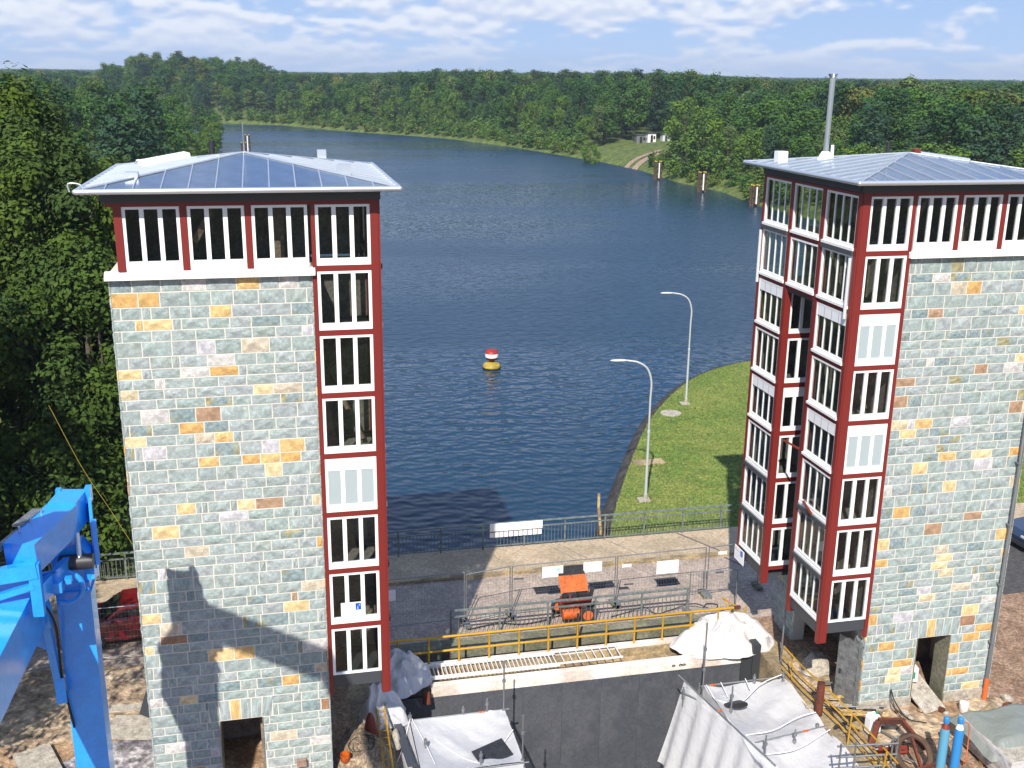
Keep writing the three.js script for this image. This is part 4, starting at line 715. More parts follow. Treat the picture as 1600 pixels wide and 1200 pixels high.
// ---------------------------------------------------------------- scaffolds under plastic sheets
const couplers = (pts) => pts.map(([x, y, z]) => C3([x, y - 0.04, z], [x, y + 0.04, z], 0.055, 8));
{ // left scaffold
  const S = thing('scaffold_tent', 'scaffold under grey plastic sheeting, left side of the lock chamber', 'scaffold', [4.6, -8, -27], 'sheeted scaffolds in the lock chamber');
  const poles = [[6.22, -28.35, 1.75], [6.22, -25.75, 1.55], [3.3, -28.35, 0.35], [3.3, -25.6, 0.3], [4.95, -28.4, 0.32], [5.7, -28.4, 0.5], [5.05, -26.0, 0.35], [3.6, -27.1, 0.25]];
  for (const [x, z, h] of poles) part('standard', [C3([x, -8, z], [x, h, z], 0.026, 8), ...couplers([[x, 0.05, z], [x, h * .62, z]])], M.galv, S);
  part('ledger', C3([3.2, 0.05, -28.38], [6.4, 0.05, -28.38], 0.026, 8), M.galv, S); part('ledger', C3([3.2, 0.0, -25.68], [6.4, 0.0, -25.72], 0.026, 8), M.galv, S); part('ledger', C3([6.25, -0.08, -28.6], [6.25, -0.08, -23.5], 0.026, 8), M.galv, S); part('ledger', C3([3.28, -.08, -28.6], [3.28, -.08, -23.5], 0.026, 8), M.galv, S);
  for (const x of [5.45, 5.55]) part('end_tag', C3([x, .05, -28.38], [x + .08, .05, -28.38], 0.034, 8), M.orange, S);
  part('sheet', surf((u, v) => { const x = 3.3 + 2.95 * u, z = -28.38 + 2.7 * (1 - v), fold = Math.max(0, 1 - Math.abs(u - (0.15 + 0.62 * (1 - v))) * 4) * 0.22 * Math.sin(Math.PI * (1 - v)) ; return [x, 0.07 - 0.42 * Math.sin(Math.PI * u) ** .8 * Math.sin(Math.PI * v) ** .8 + fold * 0.6 + 0.05 * (fbm(u * 7, v * 6, 0, 71, 4) - .5) + 0.035 * Math.sin((u * 1.2 + v) * 26) * Math.max(0, u - .45) * v, z]; }, 56, 48, 3, 3), M.sheet, S);
  part('sheet', surf((u, v) => { const z = -28.38 + 4.8 * u; return [3.27 - 0.85 * (1 - v) + 0.05 * Math.sin(u * 23) * (1 - v), 0.05 - 1.1 * (1 - v) + .04 * fbm(u * 8, v * 4, 0, 5, 3), z]; }, 40, 12, 4, 2), M.sheet, S);
  part('sheet', surf((u, v) => [3.3 + 2.95 * u, -0.02 - 2.6 * (1 - v), -25.7 + 0.45 * (1 - v) + .06 * Math.sin(u * 21) * (1 - v)], 40, 12, 3, 2), M.sheet, S);
  for (const [a, b, c] of [[[3.3, .06, -28.3], [2.95, -.3, -27.4], [2.6, -.75, -26.9]], [[3.35, .06, -28.3], [3.6, -.08, -27.2], [3.75, -.12, -26.2]], [[3.9, -.12, -27.4], [4.6, -.3, -26.6], [5.3, -.2, -25.9]], [[5.7, -.25, -26.6], [6.0, -.05, -26.9], [6.24, .08, -27.1]]]) part('seam', tube([a, b, c].map(([x, y, z]) => [x, y + .1, z]), 0.012, 20, 5), M.sheetSeam, S);
  part('wet_plate', [beam([5.0, -0.17, -26.35], [5.95, 0.02, -26.55], 0.85, 0.03)], M.plate, S, 'dark wet plate lying on the sheet');
}
{ // right scaffold
  const S = thing('scaffold_tent', 'scaffold under pale plastic sheeting, right side of the lock chamber', 'scaffold', [14.2, -8, -26], 'sheeted scaffolds in the lock chamber');
  const poles = [[12.82, -28.37, 2.35], [13.2, -27.0, 0.85], [13.2, -24.6, 0.7], [15.55, -28.2, 0.4], [15.4, -25.6, 0.15], [12.35, -27.6, 0.7], [12.0, -28.0, .35], [14.6, -28.35, .3], [14.4, -25.1, .4]];
  for (const [x, z, h] of poles) part('standard', [C3([x, -8, z], [x, h, z], 0.026, 8), ...couplers([[x, 0.02, z], [x, h * .6, z], [x, h * .6 - 0.75, z]])], M.galv, S);
  part('ledger', C3([12.75, 0.05, -28.4], [15.7, 0.05, -28.4], 0.026, 8), M.galv, S); part('ledger', C3([13.0, -0.05, -25.3], [15.7, 0.02, -25.6], 0.026, 8), M.galv, S); part('ledger', C3([12.05, 0.42, -28.6], [13.25, 0.1, -24.0], 0.026, 8), M.galv, S); part('ledger', C3([11.95, 0.15, -28.1], [12.5, .1, -27.3], 0.03, 8), M.galv, S);
  for (const p of [[13.1, .05, -28.4], [12.55, .3, -26.6], [14.9, .0, -25.52]]) part('end_tag', C3(p, [p[0] + .16, p[1], p[2]], 0.034, 8), M.orange, S);
  part('sheet', surf((u, v) => { const x = 12.85 + 2.8 * u, z = -28.4 + 5.4 * (1 - v), ph = (u * 0.9 + (1 - v) * 2.4); return [x, 0.07 - 0.35 * Math.sin(Math.PI * u) ** .7 * (0.35 + .65 * Math.abs(Math.sin((1 - v) * 5.6))) + 0.05 * Math.sin(ph * 9 + fbm(u * 3, v * 3, 0, 3, 3) * 6) + 0.05 * (fbm(u * 9, v * 12, 0, 77, 4) - .5), z]; }, 60, 70, 3, 5), M.sheet, S);
  part('sheet', surf((u, v) => { const z = -28.4 + 5.6 * u; return [12.82 + .28 * u - 0.0 * v, 0.05 - 2.4 * (1 - v), z + .05 * Math.sin(v * 5)]; }, 50, 14, 5, 2), M.sheet, S);
  part('sheet', surf((u, v) => { const z = -28.3 + 4.4 * u; return [12.12 + .27 * 4.4 * u - 0.75 * (1 - v) + 0.06 * Math.sin(u * 40 + 1.5 * v) * (0.3 + 1 - v), 0.4 - .07 * 4.4 * u - 2.9 * (1 - v), z]; }, 90, 14, 5, 3), M.sheet, S);
  for (const pts of [[[12.9, -.02, -27.6], [13.6, -.12, -27.4], [14.7, .1, -28.0], [15.6, .16, -28.3]], [[13.05, 0.0, -25.6], [14.0, -.02, -25.7], [15.0, .12, -26.0], [15.6, .13, -26.1]], [[13.1, .0, -24.6], [14.2, -.05, -24.7], [15.6, .12, -25.2]], [[12.9, .08, -28.3], [12.9, .0, -27.6]], [[13.45, .05, -28.4], [13.4, -.05, -27.7]], [[14.3, .08, -28.4], [14.25, 0, -27.9]]]) part('seam', tube(pts.map(([x, y, z]) => [x, y + .06, z]), 0.016, 24, 5), M.sheetSeam, S);
  const r = rngOf(55); part('soot_patch', surf((u, v) => { const a = u * 6.283, q = v * (0.8 + .4 * fbm(Math.cos(a) * 2 + 5, Math.sin(a) * 2 + 5, 0, 8, 3)); return [13.5 + Math.cos(a) * .38 * q, 0.05 - .04 * v, -27.25 + Math.sin(a) * .22 * q]; }, 26, 5), M.plate, S, 'dark puddle of dirt on the sheet');
}
// ---------------------------------------------------------------- tarps, heaps and site clutter
function heap(cx, cz, rx, rz, h, seed, n = 40, crease = 0.25) {      // a crumpled cover over something lumpy
  return surf((u, v) => { const a = u * 6.2832, q = v, out = 0.8 + 0.45 * fbm(Math.cos(a) * 1.3 + 4, Math.sin(a) * 1.3 + 4, 0, seed, 3), x = Math.cos(a) * rx * q * out, z = Math.sin(a) * rz * q * out; const t = fbm(x * 1.3 + 9, z * 1.3 + 9, 0, seed + 3, 4), cr = 1.6 * Math.abs(fbm(x * 1.7 + z * .8 + 3, z * 2.2 - x * .6 + 7, 0, seed + 5, 2) - .5); return [cx + x, Math.max(0.02, h * (1 - q ** 2.2) * (0.55 + 0.8 * t) - crease * cr * (1 - q * .6) + 0.05), cz + z]; }, n * 2, n >> 1, 4, 2);
}
solo('tarpaulin', heap(14.75, -31.0, 1.85, 1.2, 0.95, 5, 60, 1.1), M.tarp, 'crumpled white tarpaulin heaped at the right end of the lock gate', 'tarpaulin');
solo('brick', bx(15.2, 15.42, 0.98, 1.08, -31.5, -31.4), M.rust, 'single brick weighing down the white tarpaulin', 'brick');
solo('tarpaulin', heap(3.3, -30.9, 0.95, 1.15, 0.9, 15, 50, 0.9), M.tarp, 'shaded grey tarpaulin heap at the left end of the lock gate', 'tarpaulin');
solo('plastic_sheet', [heap(2.55, -28.9, 0.75, 0.8, 1.0, 25, 40, 0.9), surf((u, v) => [2.05 + .5 * u + .05 * Math.sin(v * 9), 0.1 + 1.25 * v, -28.0 - .5 * v + .08 * Math.sin(u * 14)], 20, 10)], M.sheet, 'clear plastic sheet hanging and bunched under the left tower oriel', 'plastic sheet');
{ // rubble strip under the left tower's oriel
  solo('rubble_heap', heap(1.75, -26.9, 0.8, 1.5, 0.5, 33, 44, 0.3), M.rubble, 'heap of pale rubble beside the foot of the left tower', 'rubble');
  const Lr = thing('yellow_ladder', 'yellow ladder lying along the left lock edge among rubble', 'ladder', [2.4, .4, -26.5]);
  for (const dx of [0, 0.24]) part('stile', beam([2.28 + dx, 0.72, -28.5], [2.22 + dx, 0.42, -24.6], 0.05, 0.07), M.yellow, Lr); for (let k = 0; k < 12; k++) { const t = k / 12, z = -28.4 + 3.7 * t; part('rung', C3([2.28 - .06 * t, .72 - .3 * t, z], [2.52 - .06 * t, .72 - .3 * t, z], .016, 6), M.yellow, Lr); }
  const coil = (x, z, r2, sd) => tube(Array.from({ length: 26 }, (_, k) => [x + Math.cos(k * .75 + sd) * r2 * (0.7 + .3 * Math.sin(k * 1.3)), 0.45 + .06 * Math.sin(k * 2.1), z + Math.sin(k * .75 + sd) * r2 * .9]), 0.013, 120, 5);
  solo('cable_coil', coil(1.75, -26.9, 0.42, 0), M.darkMetal, 'coil of grey cable on the rubble below the left tower', 'cable');
  solo('rag', heap(2.05, -27.75, 0.22, 0.3, 0.75, 44, 20, .3), M.redPaint, 'red rag on the rubble beside the yellow ladder', 'rag'); solo('bucket', lathe([[0, .3], [.12, .3], [.15, .52], [.13, .52], [.11, .34]], 16).translate(1.22, 0.05, -26.35), M.orange, 'orange bucket on the rubble near the tower foot', 'bucket');
  solo('steel_angle', [beam([2.9, .1, -28.2], [3.0, .45, -25.6], .22, .05)], M.apron, 'grey steel angle between the yellow ladder and the plastic tent', 'steel bar'); solo('paint_bag', heap(2.75, -27.3, .16, .3, .6, 51, 18, .2), M.plinth, 'pinkish sack beside the yellow ladder', 'sack');
  solo('timber_plank', [beam([1.2, .06, -25.6], [2.0, .5, -25.2], .14, .04)], M.timber, 'short plank leaning near the left tower foot', 'plank');
  solo('pipe_end', [C3([4.0, -.25, -29.6], [4.0, .1, -29.75], .13, 14)], M.rust, 'rusty pipe stub at the left end of the lock gate', 'pipe');
}
{ // right quay
  const Y = thing('yellow_handrail', 'yellow handrail along the right lock edge beside the plastic tent', 'railing', [15.85, 0, -25.5]);
  for (const h of [1.0, 0.62, 0.25]) part('rail', tube([[15.7, h + .05, -28.6], [15.75, h, -27.4], [15.95, h - .02, -25.4], [16.05, h - .1, -22.4]], 0.026, 30, 8), M.yellow, Y);
  for (const z of [-28.2, -26.5, -24.6, -22.8]) part('post', C3([15.85, 0, z], [15.85 + (z + 26) * .03, 1.0, z], 0.026, 8), M.yellow, Y);
  solo('bollard', [C3([15.75, 0, -26.2], [15.75, 1.15, -26.2], 0.12, 12)], M.rust, 'rust-red bollard standing against the yellow handrail', 'bollard');
  const G = thing('scaffold_guardrail', 'grey scaffold guardrail at the bottom edge, left of the gas cylinders', 'guardrail', [15.4, 0, -22.9]);
  for (const h of [1.2, 0.85, 0.5, .2]) part('rail', C3([14.55, h, -23.05], [16.3, h, -22.85], 0.03, 8), M.galv, G); for (const x of [14.6, 15.05, 16.2, 16.35]) part('post', C3([x, -1.5, -22.95], [x, 1.35, -22.95], 0.028, 8), M.galv, G);
  function jerrycan(x, z, y, label, turn) { const J = thing('jerrycan', label, 'jerrycan', [0, 0, 0], 'white jerrycans'); part('body', extrude([[-.15, 0], [.15, 0], [.15, .38], [.08, .46], [-.1, .46], [-.15, .4]], 0.2, 0.025).translate(0, 0.03, -.1), M.plasticWhite, J); part('label', bx(-.08, .08, .12, .32, .126, .132), M.plasticGreen, J); part('cap', C3([.07, .48, 0], [.07, .55, 0], .045, 10), M.plasticGreen, J); part('handle', tube([[-.11, .47, 0], [-.08, .56, 0], [0, .57, 0], [.03, .49, 0]], .02, 14, 6), M.plasticWhite, J); J.position.set(x, y, z); J.rotation.y = turn; J.scale.setScalar(1.15); }
  jerrycan(16.85, -24.95, 0.12, 'white jerrycan with green label among the debris by the yellow handrail', .1); jerrycan(19.05, -26.55, 0.62, 'white jerrycan with green label in the right tower doorway', -.1);
  solo('doorway_ramp', [beam([19.42, 0.05, -25.6], [19.15, 0.62, -26.8], 0.85, 0.05)], M.plinth, 'sand-covered board ramp leading into the right tower doorway', 'ramp');
  const D = thing('steel_door', 'grey steel door standing open beside the right tower corner', 'door', [16.8, 0, -26.4]); part('leaf', [beam([16.93, 0.05, -26.2], [16.93, 2.35, -26.2], 0.05, 0.05), (() => { const g = bx(0, 0.9, 0.05, 2.3, -0.03, 0.03); g.rotateY(1.87); return g.translate(16.98, 0, -26.14); })()], M.galv, D); part('handle', bx(16.70, 16.74, 1.0, 1.15, -26.86, -26.8), M.darkMetal, D);
  solo('stone_block', heap(16.95, -28.6, .55, .4, .75, 61, 26, .25), M.plinth, 'cream boulder in the dark opening under the right tower', 'boulder');
  const cylTank = (x, z, mat, capMat, label) => { const C = thing('gas_cylinder', label, 'gas cylinder', [x, 0, z], 'gas cylinders by the covered pallet'); part('body', lathe([[0, 0], [.125, 0], [.13, .04], [.13, 1.3], [.11, 1.42]], 20).translate(x, 0, z), mat, C); part('shoulder', lathe([[.112, 1.41], [.08, 1.52], [.045, 1.58]], 20).translate(x, 0, z), capMat, C); part('valve_guard', lathe([[.05, 1.56], [.085, 1.6], [.085, 1.75], [.05, 1.78], [0, 1.78]], 14).translate(x, 0, z), M.cylBlue, C); };
  cylTank(17.82, -22.95, M.cylLight, M.redPaint, 'light blue gas cylinder with a red shoulder, left of the pair'); cylTank(18.2, -22.85, M.cylBlue, M.plasticWhite, 'deep blue gas cylinder with a white shoulder, right of the pair');
  solo('gas_hose', tube([[18.2, 1.65, -22.8], [18.5, 1.5, -22.9], [18.62, .9, -22.95], [18.5, .3, -22.8], [18.7, .05, -23.2], [18.4, .05, -23.6]], .016, 50, 6), M.orangePipe, 'pale red gas hose looping from the deep blue cylinder', 'hose');
  // rusty frame and wheel
  const F = thing('scrap_iron', 'rust-brown angle-iron frame lying in the debris beside the gas cylinders', 'frame', [17.0, 0, -23.7]);
  part('bar', beam([16.45, .15, -24.3], [16.75, .75, -24.55], .16, .1), M.rust, F); part('bar', beam([16.75, .75, -24.55], [17.55, .7, -24.45], .12, .16), M.rust, F); part('bar', beam([17.45, .72, -24.5], [17.75, .3, -23.6], .1, .16), M.rust, F); part('bar', beam([16.45, .2, -23.95], [17.3, .25, -23.75], .1, .2), M.redPaint, F); part('bar', beam([16.8, .35, -22.7], [17.5, .4, -22.75], .08, .08), M.rust, F); part('bar', beam([17.15, .1, -22.7], [17.1, .9, -23.4], .08, .08), M.rust, F);
  solo('scrap_ring', [new THREE.TorusGeometry(.50, .085, 8, 36).rotateX(-.75).translate(17.05, .55, -23.15)], M.timberDark, 'large dark brown iron ring leaning in the debris', 'scrap');
  // loose debris
  const r = rngOf(88), kinds = [['pipe_offcut', M.galv, 'grey pipe offcut'], ['plank_offcut', M.timber, 'splintered plank'], ['steel_offcut', M.darkMetal, 'dark steel offcut'], ['plank_offcut', M.plinth, 'pale board offcut']];
  for (let k = 0; k < 26; k++) { const [n, m, l] = kinds[k % 4], x = rr(16.05, 17.4, r), z = rr(-27.4, -23.4, r), a = r() * 3.1, L = rr(.3, .8, r), y = rr(.05, .3, r); solo(n, k % 4 === 0 ? C3([x - Math.cos(a) * L, y, z - Math.sin(a) * L], [x + Math.cos(a) * L, y + rr(0, .3, r), z + Math.sin(a) * L], .028, 7) : beam([x - Math.cos(a) * L * .7, y, z - Math.sin(a) * L * .7], [x + Math.cos(a) * L * .7, y + rr(0, .2, r), z + Math.sin(a) * L * .7], .1, .03), m, l + ' in the debris between the yellow handrail and the right tower', 'debris', 'debris along the right lock edge'); }
  for (let k = 0; k < 22; k++) { const x = rr(17.1, 22.2, r), z = k < 14 ? rr(-25.9, -25.3, r) : rr(-24.6, -22.6, r), s = rr(.05, .17, r), g = new THREE.IcosahedronGeometry(s, 0).scale(1.3, .7, 1); g.rotateY(r() * 6); solo('rubble_stone', g.translate(x, s * .5, z), pick([M.plinth, M.concreteOld, M.rust, M.plinth], r), 'small broken stone lying on the ground before the right tower', 'stone', 'stones before the right tower'); }
  solo('cable_bundle', [tube([[18.05, 0.75, ZF + .1], [18.15, .4, -25.9], [18.35, .06, -25.4], [18.8, .04, -25.1]], .02, 24, 6), tube([[18.05, 0.72, ZF + .1], [18.05, .35, -25.9], [18.1, .06, -25.3], [17.7, .04, -25.0]], .016, 24, 6)], M.rubber, 'black cables coming out of the right tower wall at knee height', 'cable');
  solo('rolled_mat', [C3([20.6, .14, -25.0], [21.3, .14, -25.35], .14, 14)], M.concreteOld, 'rolled mat on the ground by the orange pipe foot', 'mat'); solo('paint_pot', lathe([[0, 0], [.14, 0], [.15, .3], [.13, .3], [0, .28]], 16).translate(20.35, 0, -25.5), M.plasticWhite, 'white paint pot on the ground in front of the right tower', 'pot');
  const P = thing('covered_pallet', 'pallet of boxes under a grey-green tarpaulin at the right edge', 'pallet', [20.2, 0, -23.0]);
  part('pallet_base', [0, 1, 2].map((k) => bx(19.15, 21.6, .01, .14, -24.0 + k * .95, -23.85 + k * .95)), M.timber, P); part('box', bx(19.15, 21.6, .14, .85, -24.1, -21.8), M.plinth, P, 'plastic-wrapped board boxes'); part('wrap', surf((u, v) => [19.12 + 2.5 * u, .45 + .5 * v, -21.76 + .05 * fbm(u * 9, v * 5, 0, 6, 3)], 24, 8, 3, 1), M.sheet, P);
  part('wrap', surf((u, v) => [19.12 + .05 * fbm(u * 9, v * 5, 0, 9, 3), .3 + .65 * v, -24.15 + 2.4 * u], 24, 8, 3, 1), M.sheet, P);
  part('cover', surf((u, v) => { const x = 18.95 + 2.9 * u, z = -24.4 + 2.1 * v, e = Math.min(u, 1 - u, v, 1 - v) * 6; return [x, .62 + .42 * Math.min(1, e) + .09 * (fbm(u * 6, v * 6, 0, 90, 4) - .5) + .05 * Math.sin(u * 11 + v * 5), z]; }, 34, 24, 3, 2), M.tarpGreen, P); part('label', bx(19.65, 20.0, .35, .55, -21.80, -21.765), M.white, P);
}
{ // boards and slabs left of the left tower
  solo('board', [beam([-5.6, .02, -29.9], [-4.1, .06, -29.5], 1.2, .04)], M.plinth, 'pale plywood board on the ground left of the left tower', 'board'); solo('board', [beam([-6.2, .04, -30.9], [-4.2, .05, -30.7], .35, .05)], M.plinth, 'long pale plank on the ground left of the left tower', 'board');
  solo('steel_plate_stack', [beam([-4.55, .05, -30.2], [-4.2, 1.05, -30.6], .5, .12), beam([-4.35, .05, -30.1], [-4.1, .85, -30.5], .3, .1)], M.darkMetal, 'dark steel plates leaning at the left tower corner', 'steel plates');
  solo('concrete_slab', [beam([-7.6, .08, -29.0], [-6.9, .1, -27.4], 1.0, .16)], M.plinth, 'worn concrete slab on the ground below the boom lift', 'slab'); solo('concrete_slab', [beam([-6.4, .06, -29.7], [-6.0, .08, -28.4], .5, .14)], M.plinth, 'smaller concrete slab beside the mast of the boom lift', 'slab');
  barRailing(-16, -4.6, -39.85, 1.1, 'roadside_railing', 'dark bar railing beyond the red car, under the trees', 0.12, 0.16);
  const W = thing('white_sign', 'small white sign in the dark under the left trees', 'sign', [-10.7, 0, -33]); part('plate', bx(-10.85, -10.55, 7.0, 7.35, -33.02, -33), M.plasticWhite, W); part('pole', C3([-10.7, 0, -33.05], [-10.7, 7.2, -33.05], .03, 8), M.galv, W);
}
// huts on the far bank
function hut(x, z, w, h, d, mat, label) { const y = groundHeight(x, z) - .2, H = thing('site_hut', label, 'hut', [x, y, z]); part('wall', bx(x - w / 2, x + w / 2, y, y + h, z - d / 2, z + d / 2), mat, H); part('roof', bx(x - w / 2 - .2, x + w / 2 + .2, y + h, y + h + .25, z - d / 2 - .2, z + d / 2 + .2), M.fascia, H); part('door', bx(x - .4, x + .3, y + .1, y + h - .4, z + d / 2, z + d / 2 + .06), M.black, H); part('window', bx(x + w / 2 - .7, x + w / 2 - .2, y + h * .4, y + h * .75, z + d / 2, z + d / 2 + .05), M.carGlass, H); }
hut(99.5, -286, 2.6, 2.3, 2, M.galv, 'grey hut in the clearing on the far bank'); hut(102.6, -286, 2.3, 2.5, 2, M.plasticWhite, 'white hut in the clearing on the far bank'); hut(107, -286.5, 2.2, 1.9, 2, M.lampGlass, 'small pale hut, rightmost of those on the far bank');

// ---------------------------------------------------------------- trees and woods
// a crown of leaf-shaped faces spread over clumps
function crown(seed, o) {
  const r = rngOf(seed), n = o.leaves, pos = new Float32Array(n * 12), col = new Float32Array(n * 12), uv = new Float32Array(n * 8), idx = new Uint32Array(n * 6), lobes = [];
  const R3 = () => { let x, y, z, d; do { x = r() * 2 - 1; y = r() * 2 - 1; z = r() * 2 - 1; d = x * x + y * y + z * z; } while (d > 1 || d < 0.001); return [x, y, z, Math.sqrt(d)]; };
  for (let k = 0; k < o.lobes; k++) {
    let p;
    if (o.shape === 'pine') { const t = Math.pow(k / o.lobes, .8), a = k * 2.4 + r(), q = o.rx * (1 - t * .75) * (.35 + .6 * r()); p = [Math.cos(a) * q, o.y0 + (o.h - o.y0) * (t * .95), Math.sin(a) * q, o.lr * (1.05 - t * .5) * (.7 + .6 * r()), 0.38]; }
    else { const [x, y, z, d] = R3(), s = (.45 + .55 * Math.pow(r(), .35)) * (.72 + .56 * vnoise(x / d * 2.2 + 7, (y + z) / d * 2.2 + 7, 0, 0, seed)); p = [x / d * s * o.rx * (.55 + .35 * r()), o.y0 + (o.h - o.y0) * (.5 + .5 * y / d * s * .9), z / d * s * o.rx * (.55 + .35 * r()), o.lr * (.45 + .95 * r()), .75 + .5 * r()]; }
    const j = r(); p.push(.72 + .5 * j, .78 + .4 * j, .7 + .45 * r()); lobes.push(p);
  }
  const w = lobes.map((l) => l[3] * l[3]); let sum = 0; const cum = w.map((v) => (sum += v));
  const N = V(0, 0, 0), U = V(0, 0, 0), W = V(0, 0, 0);
  for (let i = 0; i < n; i++) {
    const q = r() * sum; let k = cum.findIndex((c) => c >= q); const l = lobes[k], [x, y, z, d] = R3(), s = (o.fuzz ? (o.near ? .22 : .3) + (o.near ? .5 : .56) * Math.sqrt(-Math.log(1 - r() * .995)) : .55 + .5 * Math.pow(r(), .5)) * l[3];
    const px = l[0] + x / d * s, py = l[1] + y / d * s * l[4], pz = l[2] + z / d * s;
    N.set(x / d + (r() - .5) * 1.3, y / d + .45 + (r() - .5) * 1.3, z / d + (r() - .5) * 1.3).normalize();
    U.set(r() - .5, (r() - .5) * .7 - (o.droop ?? 0), r() - .5).cross(N).cross(N).normalize(); W.crossVectors(N, U);
    const L = o.size * (.6 + .8 * r()), B = L * (o.aspect ?? .55), j = .8 + .4 * r(), c = [l[5] * j, l[6] * j, l[7] * j], t = [[-L, 0], [-.1 * L, B], [L, 0], [-.05 * L, -B]];
    for (let e = 0; e < 4; e++) { const b = i * 4 + e, lift = (e % 2) ? B * .25 : 0; pos[b * 3] = px + U.x * t[e][0] + W.x * t[e][1] + N.x * lift; pos[b * 3 + 1] = py + U.y * t[e][0] + W.y * t[e][1] + N.y * lift; pos[b * 3 + 2] = pz + U.z * t[e][0] + W.z * t[e][1] + N.z * lift; col.set(c, b * 3); }
    idx.set([i * 4, i * 4 + 1, i * 4 + 2, i * 4, i * 4 + 2, i * 4 + 3], i * 6);
  }
  const g = new THREE.BufferGeometry(); g.setAttribute('position', new THREE.BufferAttribute(pos, 3)); g.setAttribute('uv', new THREE.BufferAttribute(uv, 2)); g.setAttribute('color', new THREE.BufferAttribute(col, 3)); g.setIndex(new THREE.BufferAttribute(idx, 1)); g.computeVertexNormals();
  return { g, lobes };
}
function limbs(seed, lobes, h, r0, y0, count = 14) {
  const r = rngOf(seed), gs = [cyl(V(0, -0.4, 0), V(0.1, y0 + (h - y0) * .3, 0), r0, 9, r0 * .6), cyl(V(0.1, y0 + (h - y0) * .3, 0), V(0, h * .86, .1), r0 * .6, 7, r0 * .15)];
  for (let k = 0; k < Math.min(count, lobes.length); k++) { const l = lobes[Math.floor(k * lobes.length / count)], y = Math.min(l[1] - .3, y0 * .7 + r() * (h - y0) * .5); gs.push(tube([[0, y, 0], [l[0] * .4 + r() * .3, y + (l[1] - y) * .35, l[2] * .4], [l[0], l[1], l[2]]], r0 * .16, 6, 5)); }
  return merge(gs);
}
const LEAF = { oak: M.leafy([0.068, 0.148, 0.026]), ash: M.leafy([0.105, 0.185, 0.03]), dark: M.leafy([0.042, 0.104, 0.028]), pale: M.leafy([0.12, 0.175, 0.055]), pine: M.leafy([0.044, 0.096, 0.044]), shrub: M.leafy([0.14, 0.20, 0.035]), nearOak: M.leafy([0.082, 0.134, 0.022], .35), nearDark: M.leafy([0.065, 0.115, 0.02], .3), brown: M.leafy([0.16, 0.15, 0.04]) };
function treeThing(name, seed, o, mat, label, category, group) {
  const T = thing(name, label, category, [0, 0, 0], group), { g, lobes } = crown(seed, o); part('trunk', limbs(seed + 1, lobes, o.h, o.r0 ?? .25, o.y0, o.limbs ?? 8), o.bark ?? M.bark, T); part('crown', g, mat, T); return T;
}
// big trees left of the left tower
function nearTree(x, z, h, rx, seed, mat, leaves, label, o = {}) { const T = treeThing('broadleaf_tree', seed, { h, y0: o.y0 ?? h * .2, rx, lr: o.lr ?? 1.0, lobes: o.lobes ?? 130, leaves, size: o.size ?? .115, r0: .42, limbs: 34, droop: .25, fuzz: true, near: true, bark: M.branch }, mat, label, 'tree', 'big trees beside the left tower'); T.position.set(x, 0, z); return T; }
nearTree(-10.2, -47, 18.0, 5.8, 1001, LEAF.nearOak, 112000, 'tall sunlit broadleaf tree nearest the left tower, its top at the skyline');
nearTree(-16.8, -45, 18.2, 5.6, 1002, LEAF.nearOak, 70000, 'tall broadleaf tree at the left edge of the picture');
nearTree(-7.6, -53, 15.6, 4.4, 1003, LEAF.nearOak, 62000, 'bright broadleaf tree showing between the tallest tree and the left tower roof');
nearTree(-7.4, -43.5, 13.0, 3.4, 1009, LEAF.nearDark, 40000, 'lower dark tree crowding the flank of the left tower');
nearTree(-14, -60, 18.0, 5.5, 1004, LEAF.nearDark, 26000, 'broadleaf tree behind the tall tree at the left edge', { size: .2 });
nearTree(-14.6, -35, 18.5, 5.2, 1005, LEAF.nearDark, 36000, 'tree left of the picture whose shade falls on its neighbours');
nearTree(-12.4, -25.5, 13, 4.3, 1006, LEAF.nearDark, 14000, 'smaller tree left of the picture that dapples the ground by the boom lift', { y0: 4 });
nearTree(-22, -36, 18, 6, 1008, LEAF.nearDark, 16000, 'tall tree farther left of the picture, behind the shading one', { size: .24 });
nearTree(-17.5, -22, 16, 5, 1007, LEAF.nearDark, 14000, 'tree standing left of the boom lift, outside the picture', { y0: 4 });

nearTree(-8.6, -41.6, 6.5, 2.8, 1011, LEAF.nearDark, 15000, 'dark undergrowth bush left of the left tower, behind the roadside railing', { y0: .4, lobes: 60 });
nearTree(-12.8, -41.8, 7, 3.0, 1012, LEAF.nearDark, 15000, 'dark undergrowth bush behind the arm of the boom lift', { y0: .4, lobes: 60 });
nearTree(-5.4, -44.5, 8, 2.8, 1013, LEAF.nearDark, 15000, 'dark bush directly behind the left tower flank', { y0: .4, lobes: 60 });

// kinds for the banks
const far = [
  treeThing('bank_tree', 2001, { fuzz: true, h: 17, y0: 2.5, rx: 4.8, lr: 1.25, lobes: 64, leaves: 3400, size: .31 }, LEAF.oak, '', 'tree'),
  treeThing('bank_tree', 2002, { fuzz: true, h: 19, y0: 2, rx: 4.2, lr: 1.2, lobes: 66, leaves: 3400, size: .31 }, LEAF.dark, '', 'tree'),
  treeThing('bank_tree', 2003, { fuzz: true, h: 15, y0: 1.5, rx: 5.2, lr: 1.2, lobes: 70, leaves: 3400, size: .30 }, LEAF.ash, '', 'tree'),
  treeThing('bank_tree', 2004, { fuzz: true, h: 18, y0: 3, rx: 3.3, lr: 1.0, lobes: 60, leaves: 3000, size: .29 }, LEAF.pale, '', 'tree'),
  treeThing('bank_tree', 2008, { fuzz: true, h: 16, y0: 2, rx: 4.4, lr: 1.3, lobes: 56, leaves: 3200, size: .30 }, LEAF.oak, '', 'tree'),
];
